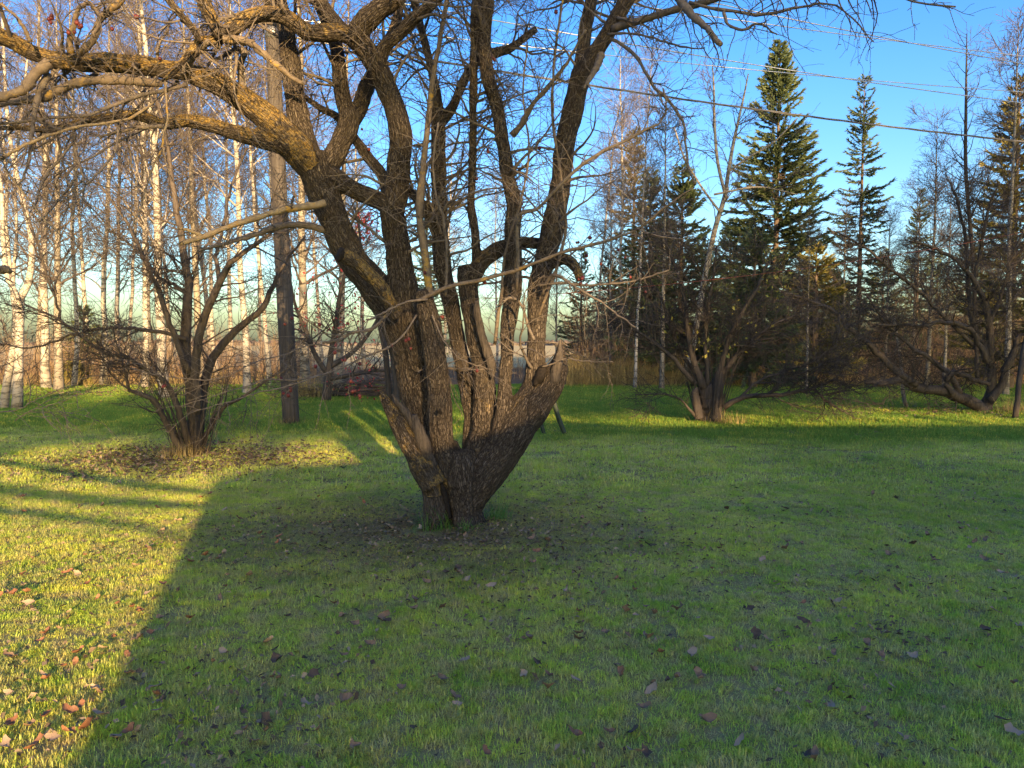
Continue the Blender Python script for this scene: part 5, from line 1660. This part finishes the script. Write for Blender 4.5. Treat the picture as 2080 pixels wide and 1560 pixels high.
#@@BRUSH
# ================================================================== BRUSH, WEEDS, LITTER
def stems(name, n, box, H, r, mat, label, lean=0.18, branch=1.5, k=4):
    """a thicket: upright stems in px-range x, depth range"""
    px = rng.uniform(box[0], box[1], n)
    dep = rng.uniform(box[2], box[3], n)
    p = np.stack([(px - 1040) / F * dep, dep, np.zeros(n)], 1)
    Hh = rng.uniform(H[0], H[1], n) * (0.8 + 0.4 * np.sin(px * 0.03 + 1) ** 2)
    d = norm(np.stack([rng.normal(size=n) * lean, rng.normal(size=n) * lean, np.ones(n)], 1))
    pts = [p]
    for j in range(k - 1):
        pts.append(pts[-1] + d * (Hh / (k - 1))[:, None])
        d = norm(d + rng.normal(size=(n, 3)) * 0.10)
    P = np.stack(pts, 1)
    R = np.linspace(1, 0.35, k)[None] * (r * rng.uniform(0.6, 1.4, n))[:, None]
    a = Acc()
    a.tubes(P, R, 3)
    tint = [np.repeat(rng.uniform(0, 1, n), k * 3)]
    nb = int(n * branch)
    if nb:
        P2, R2 = grow(P, R, nb, (0.25, 1.0), (0.15 * H[1], 0.45 * H[1]), (25, 65), 3, 0.15, -0.02, 0.7, r * 0.8, r * 0.35)
        a.tubes(P2, R2, 3)
        tint.append(np.repeat(rng.uniform(0, 1, nb), 3 * 3))
    a.A = {'tint': tint}
    o = a.build(name, mat, kind='stuff')
    o['label'] = label
    return o


stems("undergrowth", 2300, (-150, 640, 26.5, 36), (0.9, 2.3), 0.007, M['brush'], "tangle of reddish bare brush under the birches on the left")
stems("undergrowth", 900, (600, 1200, 30, 44), (0.4, 1.1), 0.007, M['brush'], "low bare brush along the edge of the dry field")
stems("undergrowth", 4200, (1170, 2250, 27, 38), (1.0, 4.2), 0.008, M['brush'], "dense bare brush under the spruces on the right")
stems("dry_weeds", 2600, (1150, 1400, 26.0, 29.5), (0.4, 1.1), 0.005, M['straw'], "band of dry straw weeds at the lawn edge right of the old tree", 0.15, 0.6)
stems("dry_weeds", 900, (-100, 640, 25.5, 27.5), (0.2, 0.7), 0.006, M['straw'], "low dry weeds at the lawn edge under the birches", 0.3, 0.8)
stems("dry_weeds", 1100, (1400, 2200, 25.5, 28), (0.2, 0.8), 0.006, M['straw'], "low dry weeds at the lawn edge under the spruces", 0.3, 0.8)
tuft("weed_clump", tuple(gnd(630, 808)), 420, 0.75, M['straw'], "golden dry weed clump at the foot of the tan trunk", 0.02, 0.35, 0.6, "weed clump")
tuft("weed_clump", tuple(gnd(560, 800)), 220, 0.75, M['lush'], "green and yellow weeds left of the utility pole's foot", 0.02, 0.35, 0.6, "weed clump")
tuft("weed_clump", (pb[0], pb[1] - 0.1, 0), 120, 0.22, M['straw'], "short dry grass round the foot of the utility pole", 0.008, 0.18, 0.7, "weed clump")

# heap of cut branches beyond the red tree
hp = gnd(735, 806)
bp_ = thing("brush_pile", "grey heap of cut branches lying beyond the old tree's broken stub", "brush pile", (hp[0], hp[1], 0))
n = 170
ang_ = rng.normal(0, 0.5, n)
c = np.stack([rng.normal(0, 0.75, n), rng.normal(0, 0.35, n), np.abs(rng.normal(0, 0.22, n)) + 0.03], 1)
d = np.stack([np.cos(ang_), np.sin(ang_) * 0.7, rng.normal(0, 0.14, n)], 1)
L = rng.uniform(0.5, 1.4, n)
tt = np.linspace(-0.5, 0.5, 6)
P = c[:, None] + d[:, None] * (tt[None, :, None] * L[:, None, None]) + rng.normal(size=(n, 6, 3)) * 0.03
P[:, :, 2] = np.maximum(P[:, :, 2], 0.02)
big_ = rng.uniform(0.006, 0.02, n)
Acc().tubes(P, np.linspace(1, 0.5, 6)[None] * big_[:, None], 5).build("branches", M['shrub'], bp_, kind='stuff')
for k in range(5):
    q = np.array([[-0.9 + 0.25 * k, -0.3 + 0.12 * k, 0.08 + 0.09 * k], [0.0 + 0.15 * k, -0.25 + 0.1 * k, 0.14 + 0.09 * k], [0.8 + 0.1 * k, -0.1, 0.12 + 0.07 * k]])
    Acc().tubes(q[None], np.array([[0.05, 0.045, 0.035]]), 8, cap=True).build("log", M['shrub'], bp_)

# ---- leaves on the lawn
def leaf_mesh(i):
    r = np.random.default_rng(700 + i)
    L, W = 0.075, 0.048
    nu, nv_ = 6, 3
    V = []
    curl = r.uniform(0.35, 1.5)
    twist = r.uniform(-0.5, 0.5)
    for a_ in range(nu):
        u = a_ / (nu - 1)
        w = W * math.sin(math.pi * (0.06 + 0.88 * u) ** 0.85) * 0.5
        for b_ in range(nv_):
            v = b_ - 1
            x_ = (u - 0.5) * L
            y_ = v * w * (1 + 0.22 * r.normal()) + 0.003 * r.normal()
            x_ += 0.004 * r.normal()
            z_ = 0.008 + abs(v) * w * curl * 0.55 + 0.02 * curl * (2 * u - 1) ** 2 + twist * v * (u - 0.5) * 0.03 + r.normal() * 0.002
            V.append((x_, y_, z_))
    Q = [[a_ * nv_ + b_, (a_ + 1) * nv_ + b_, (a_ + 1) * nv_ + b_ + 1, a_ * nv_ + b_ + 1] for a_ in range(nu - 1) for b_ in range(nv_ - 1)]
    return V, Q


leaf_kinds = [("dark brown curled dry leaf lying on the short lawn", 0.12), ("medium brown crumpled leaf lying on the short lawn", 0.38),
              ("pale tan dry leaf lying on the short lawn", 0.68), ("orange-brown dry leaf lying on the short lawn", 0.96)]
lm = []
for i in range(12):
    V_, Q_ = leaf_mesh(i)
    me = raw_mesh("fallen_leaf", V_, Q_, None, True, {'tint': np.clip(np.full(len(V_), leaf_kinds[i % 4][1]) + 0.05 * np.random.default_rng(i).normal(size=len(V_)), 0, 1)})
    me.materials.append(M['dead_leaf'])
    lm.append(me)
spots = [(455, 1335), (570, 1388), (545, 1315), (620, 1440), (335, 1435), (320, 1460), (265, 1380), (180, 1490), (108, 1515), (60, 1490), (95, 1470), (200, 1420), (140, 1460), (235, 1510), (1080, 1310), (1105, 1318),
         (1065, 1382), (1115, 1416), (1268, 1378), (1175, 1300), (1308, 1458), (1430, 1480), (1505, 1520), (1290, 1545), (1312, 1548), (985, 1545), (720, 1525), (540, 1500), (650, 1500), (820, 1410), (1525, 1250),
         (1785, 1290), (1765, 1290), (1760, 1320), (1630, 1275), (1855, 1345), (2060, 1400), (2070, 1280), (2035, 1175), (1870, 1140), (1895, 1140), (1600, 1122), (1460, 1125), (1430, 1125), (1310, 1300), (1330, 1400),
         (1540, 1300), (1440, 1310), (1685, 1450), (1650, 1545), (1660, 1560), (1290, 1500), (640, 1380), (700, 1430), (15, 1215), (60, 1235), (180, 1195), (300, 1215), (240, 1240), (290, 1305), (270, 1245), (95, 1300),
         (20, 1345), (130, 1370), (95, 1390), (160, 1340), (20, 1420), (90, 1385), (430, 1360), (780, 1275), (840, 1250), (905, 1175), (1060, 1085), (1080, 1090), (1165, 1060), (1180, 1060), (1235, 1075), (930, 1160),
         (1000, 1200), (1150, 1210), (1200, 1240), (945, 1355), (880, 1390), (1420, 1385), (1325, 1410), (930, 1440)]
leaf_pos = [gnd(x_, y_)[:2] for x_, y_ in spots]
while len(leaf_pos) < 270:
    y_ = rng.uniform(2.75, 7.6)
    x_ = rng.uniform(-y_ * 0.72, y_ * 0.72)
    dens = 0.5 + 0.8 * math.exp(-((x_ + 0.9) ** 2 + (y_ - 5.0) ** 2) / 2.5) + (0.35 if x_ < -1.2 else 0)
    if rng.random() < dens * (3.2 / y_) and math.hypot(x_ + 0.53, y_ - 6.45) > 0.4:
        leaf_pos.append((x_, y_))
for k, p in enumerate(leaf_pos):
    i = int(rng.choice([0, 4, 8, 1, 5, 9, 1, 5, 2, 6, 10, 3])) if p[0] > -1.4 else int(rng.choice([2, 3, 6, 7, 10, 11, 1, 5]))  # paler, more orange leaves on the sunlit side: sunlight put into colour
    o = link("fallen_leaf", lm[i])
    o.location = (p[0], p[1], rng.uniform(0.020, 0.036))
    o.rotation_euler = (rng.normal() * 0.35, rng.normal() * 0.35, rng.uniform(0, 6.28))
    s = rng.uniform(0.5, 1.05)
    o.scale = (s, s * rng.uniform(0.8, 1.1), s)
    o['label'], o['category'] = leaf_kinds[i % 4][0], "leaf"
    o['group'] = "fallen leaves on the lawn"

# the countless small leaves
def litter(name, X, Y, size, label, zmax=0.03):
    a = Acc()
    n = len(X)
    C = np.stack([X, Y, rng.uniform(0.008, zmax, n)], 1)
    az = rng.uniform(0, 6.28, n)
    u = np.stack([np.cos(az), np.sin(az), rng.normal(size=n) * 0.35], 1)
    v = np.stack([-np.sin(az), np.cos(az), rng.normal(size=n) * 0.45], 1)
    s = (size * rng.uniform(0.5, 1.3, n))[:, None]
    up = np.array([[0, 0, 1.0]]) * s * rng.uniform(0.0, 0.5, (n, 1))
    V = np.stack([C - u * s, C - v * s * 0.5 + up, C + u * s, C + v * s * 0.5 + up * 0.6, C], 1).reshape(-1, 3)
    o5 = (np.arange(n) * 5)[:, None]
    T = np.concatenate([o5 + np.array([[0, 1, 4]]), o5 + np.array([[1, 2, 4]]), o5 + np.array([[2, 3, 4]]), o5 + np.array([[3, 0, 4]])])
    a.add(V, None, T, tint=np.repeat(rng.uniform(0, 1, n), 5))
    o = a.build(name, M['litter'], kind='stuff')
    o['label'] = label


n = 5200
r_ = np.abs(rng.normal(0, 1.15, n)) + 0.2
th = rng.uniform(0, 6.28, n)
X, Y = -0.7 + r_ * np.cos(th) * 1.25, 6.1 + r_ * np.sin(th)
k = (Y > 2.6) & (np.hypot(X + 0.53, Y - 6.45) > 0.3)
litter("leaf_litter", X[k], Y[k], 0.017, "small brown leaves thinly covering the turf round the old trunk")
n = 15000
Y = rng.uniform(2.6, 12, n); X = rng.uniform(-1, 1, n) * Y * 0.75
f = fbm(X, Y, 0.8, 20.0)
k = f + rng.normal(size=n) * 0.25 > 0.08
litter("leaf_litter", X[k], Y[k], 0.018, "small scattered brown leaves over the lawn")
n = 5200
X = bl[0] + 0.1 + rng.normal(0, 1.0, n) ; Y = bl[1] - 0.35 + rng.normal(0, 0.75, n)
litter("leaf_litter", X, Y, 0.030, "golden brown leaf litter under the many-stemmed bare tree", 0.05)
n = 2600
X = br[0] - 0.6 + rng.normal(0, 1.5, n); Y = DR - 0.2 + rng.normal(0, 0.7, n)
litter("leaf_litter", X, Y, 0.035, "brown leaf litter under the sprawling tree on the right", 0.05)
n = 6500
Y = rng.uniform(21, 30, n); X = (rng.uniform(-100, 480, n) - 1040) / F * Y
litter("leaf_litter", X, Y, 0.05, "brown leaf litter along the edge of the birch grove", 0.06)
#@@BEHIND
# ================================================================== TREES BEHIND THE VIEWER (their shadows dapple the garden)
G3 = "trees behind the viewer"


def bough_tree(name, label, loc, h0, span, seed, nb=9, low=(), n1=160, n2=900):
    """open bare tree with long level boughs"""
    global rng
    keep_rng = rng
    rng = np.random.default_rng(seed)
    t = thing(name, label, "tree", loc, 0, G3)
    z = np.linspace(0, 1, 10)
    P = np.stack([0.3 * np.sin(z * 2), 0 * z, z * (h0 + 3.0)], 1)
    R = 0.26 * (1 - z) ** 0.7 + 0.03
    Acc().tubes(P[None], R[None], 12).build("trunk", M['shrub'], t)
    rows = []
    for k in range(nb):
        az = k * 2 * math.pi / nb + rng.uniform(-0.3, 0.3)
        z0 = h0 + rng.uniform(-0.5, 0.8)
        L = span * rng.uniform(0.7, 1.1)
        s = np.linspace(0, 1, 7)
        rise = rng.uniform(0.0, 0.4)
        rows.append(np.stack([L * s * math.cos(az), L * s * math.sin(az), z0 + rise * np.sin(s * 2.2) + rng.normal(size=7) * 0.1, 0.13 * (1 - s) + 0.03], 1))
    for zz_, y_, r_ in low:
        s_ = np.linspace(0, 1, 7)
        rows.append(np.stack([6.0 * s_, y_ * s_, zz_ + 0.12 * np.sin(s_ * 5 + zz_), r_ * (1 - 0.6 * s_)], 1))
    tubes_part("limb", rows, M['shrub'], t, 18, 8, 0.02)
    Pb, Rb = stack24(rows)
    a = Acc()
    Q1, S1 = grow(Pb[:nb], Rb[:nb], n1, (0.2, 1.0), (0.8, 2.2), (30, 70), 8, 0.10, -0.01, 0.5, 0.04, 0.008, bias=(0, 0, 0.5))
    a.tubes(Q1, S1, 4)
    Q2, S2 = grow(Q1, S1, n2, (0.2, 1.0), (0.4, 1.2), (30, 70), 5, 0.15, 0.02, 0.6, 0.022, 0.014)
    a.tubes(Q2, S2, 3)
    a.build("crown", M['far_twig'], t)
    rng = keep_rng
    return t


low = thing("apple_tree", "low spreading bare tree just past the left edge whose boughs streak the sunlit lawn", "tree")


def sun_from(px, py, h):
    """the point at height h whose shadow falls on the lawn at this place of the photo"""
    g = gnd(px, py)
    k = h / math.tan(SUN_EL)
    return np.array([g[0] - AZ[0] * k, g[1] - AZ[1] * k, h])


lb = np.array([-7.6, 1.2])
rows = [np.array([[lb[0], lb[1], -0.05, 0.17], [lb[0] + 0.1, lb[1], 0.5, 0.14], [lb[0] + 0.15, lb[1] + 0.05, 1.0, 0.13], [lb[0], lb[1] + 0.1, 2.2, 0.09], [lb[0] - 0.3, lb[1], 3.6, 0.04]])]
for tr, h in (([(-420, 930, 9), (-150, 960, 8), (0, 990, 7), (150, 1010, 6), (300, 1022, 5), (430, 1026, 3)], 1.15),
              ([(-420, 905, 6), (-100, 928, 5.5), (60, 946, 5), (180, 968, 5), (300, 988, 4.5), (440, 1002, 3)], 1.2),
              ([(-300, 1010, 5), (0, 1036, 4), (160, 1052, 3.5), (380, 1083, 2)], 1.12)):
    r_ = [[lb[0] + 0.12, lb[1], 0.85, 0.08]]
    for x_, y_, w_ in tr:
        r_.append([*sun_from(x_, y_, h + 0.03 * math.sin(x_ * 0.01)), w_ * 0.0075])
    rows.append(np.array(r_))
tubes_part("trunk", rows[:1], M['shrub'], low, 20, 12, 0.01)
tubes_part("limb", rows[1:], M['shrub'], low, 24, 8, 0.006)
Pq, Rq = stack24(rows)
a = Acc()
Q1, S1 = grow(Pq[:1], Rq[:1], 40, (0.45, 1.0), (0.8, 1.8), (40, 80), 9, 0.15, -0.03, 0.4, 0.02, 0.004)
a.tubes(Q1, S1, 4)
Q2, S2 = grow(Q1, S1, 200, (0.2, 1.0), (0.3, 0.8), (30, 75), 6, 0.17, 0.0, 0.5, 0.007, 0.003)
a.tubes(Q2, S2, 3)
Q3, S3 = grow(Pq[1:], Rq[1:], 26, (0.5, 1.0), (0.1, 0.3), (30, 60), 5, 0.15, 0.0, 0.4, 0.006, 0.002)
a.tubes(Q3, S3, 3)
a.build("twigs", M['shrub'], low, kind='stuff')
bough_tree("old_shade_tree", "broad bare tree with level boughs standing behind the viewer on the left", (3.2, -24.5, 0), 6.95, 7.2, 801, 16,
           (), 360, 4600)
pines = [spruce("pine_tree", "tall pine with a clear trunk in the grove behind the viewer", 18.5, 4.2, 820 + k, dens=0.45, shape=0.5, base=0.44, r0=0.22, bl=2.4) for k in range(2)]
for k, (x_, y_, sc_) in enumerate([(11.4, -26, 0.98), (17.0, -28, 1.0), (21.0, -25, 1.0), (25.5, -27, 1.03), (30.0, -25, 1.0), (35.0, -27, 1.04)]):
    if k < 2:
        pines[k].location, pines[k].rotation_euler, pines[k].scale = (x_, y_, 0), (0, 0, k), (sc_,) * 3
        pines[k]['group'] = G3
    else:
        copy_thing(pines[k % 2], (x_, y_, 0), 1.1 * k, sc_, pines[0]['label'], G3)
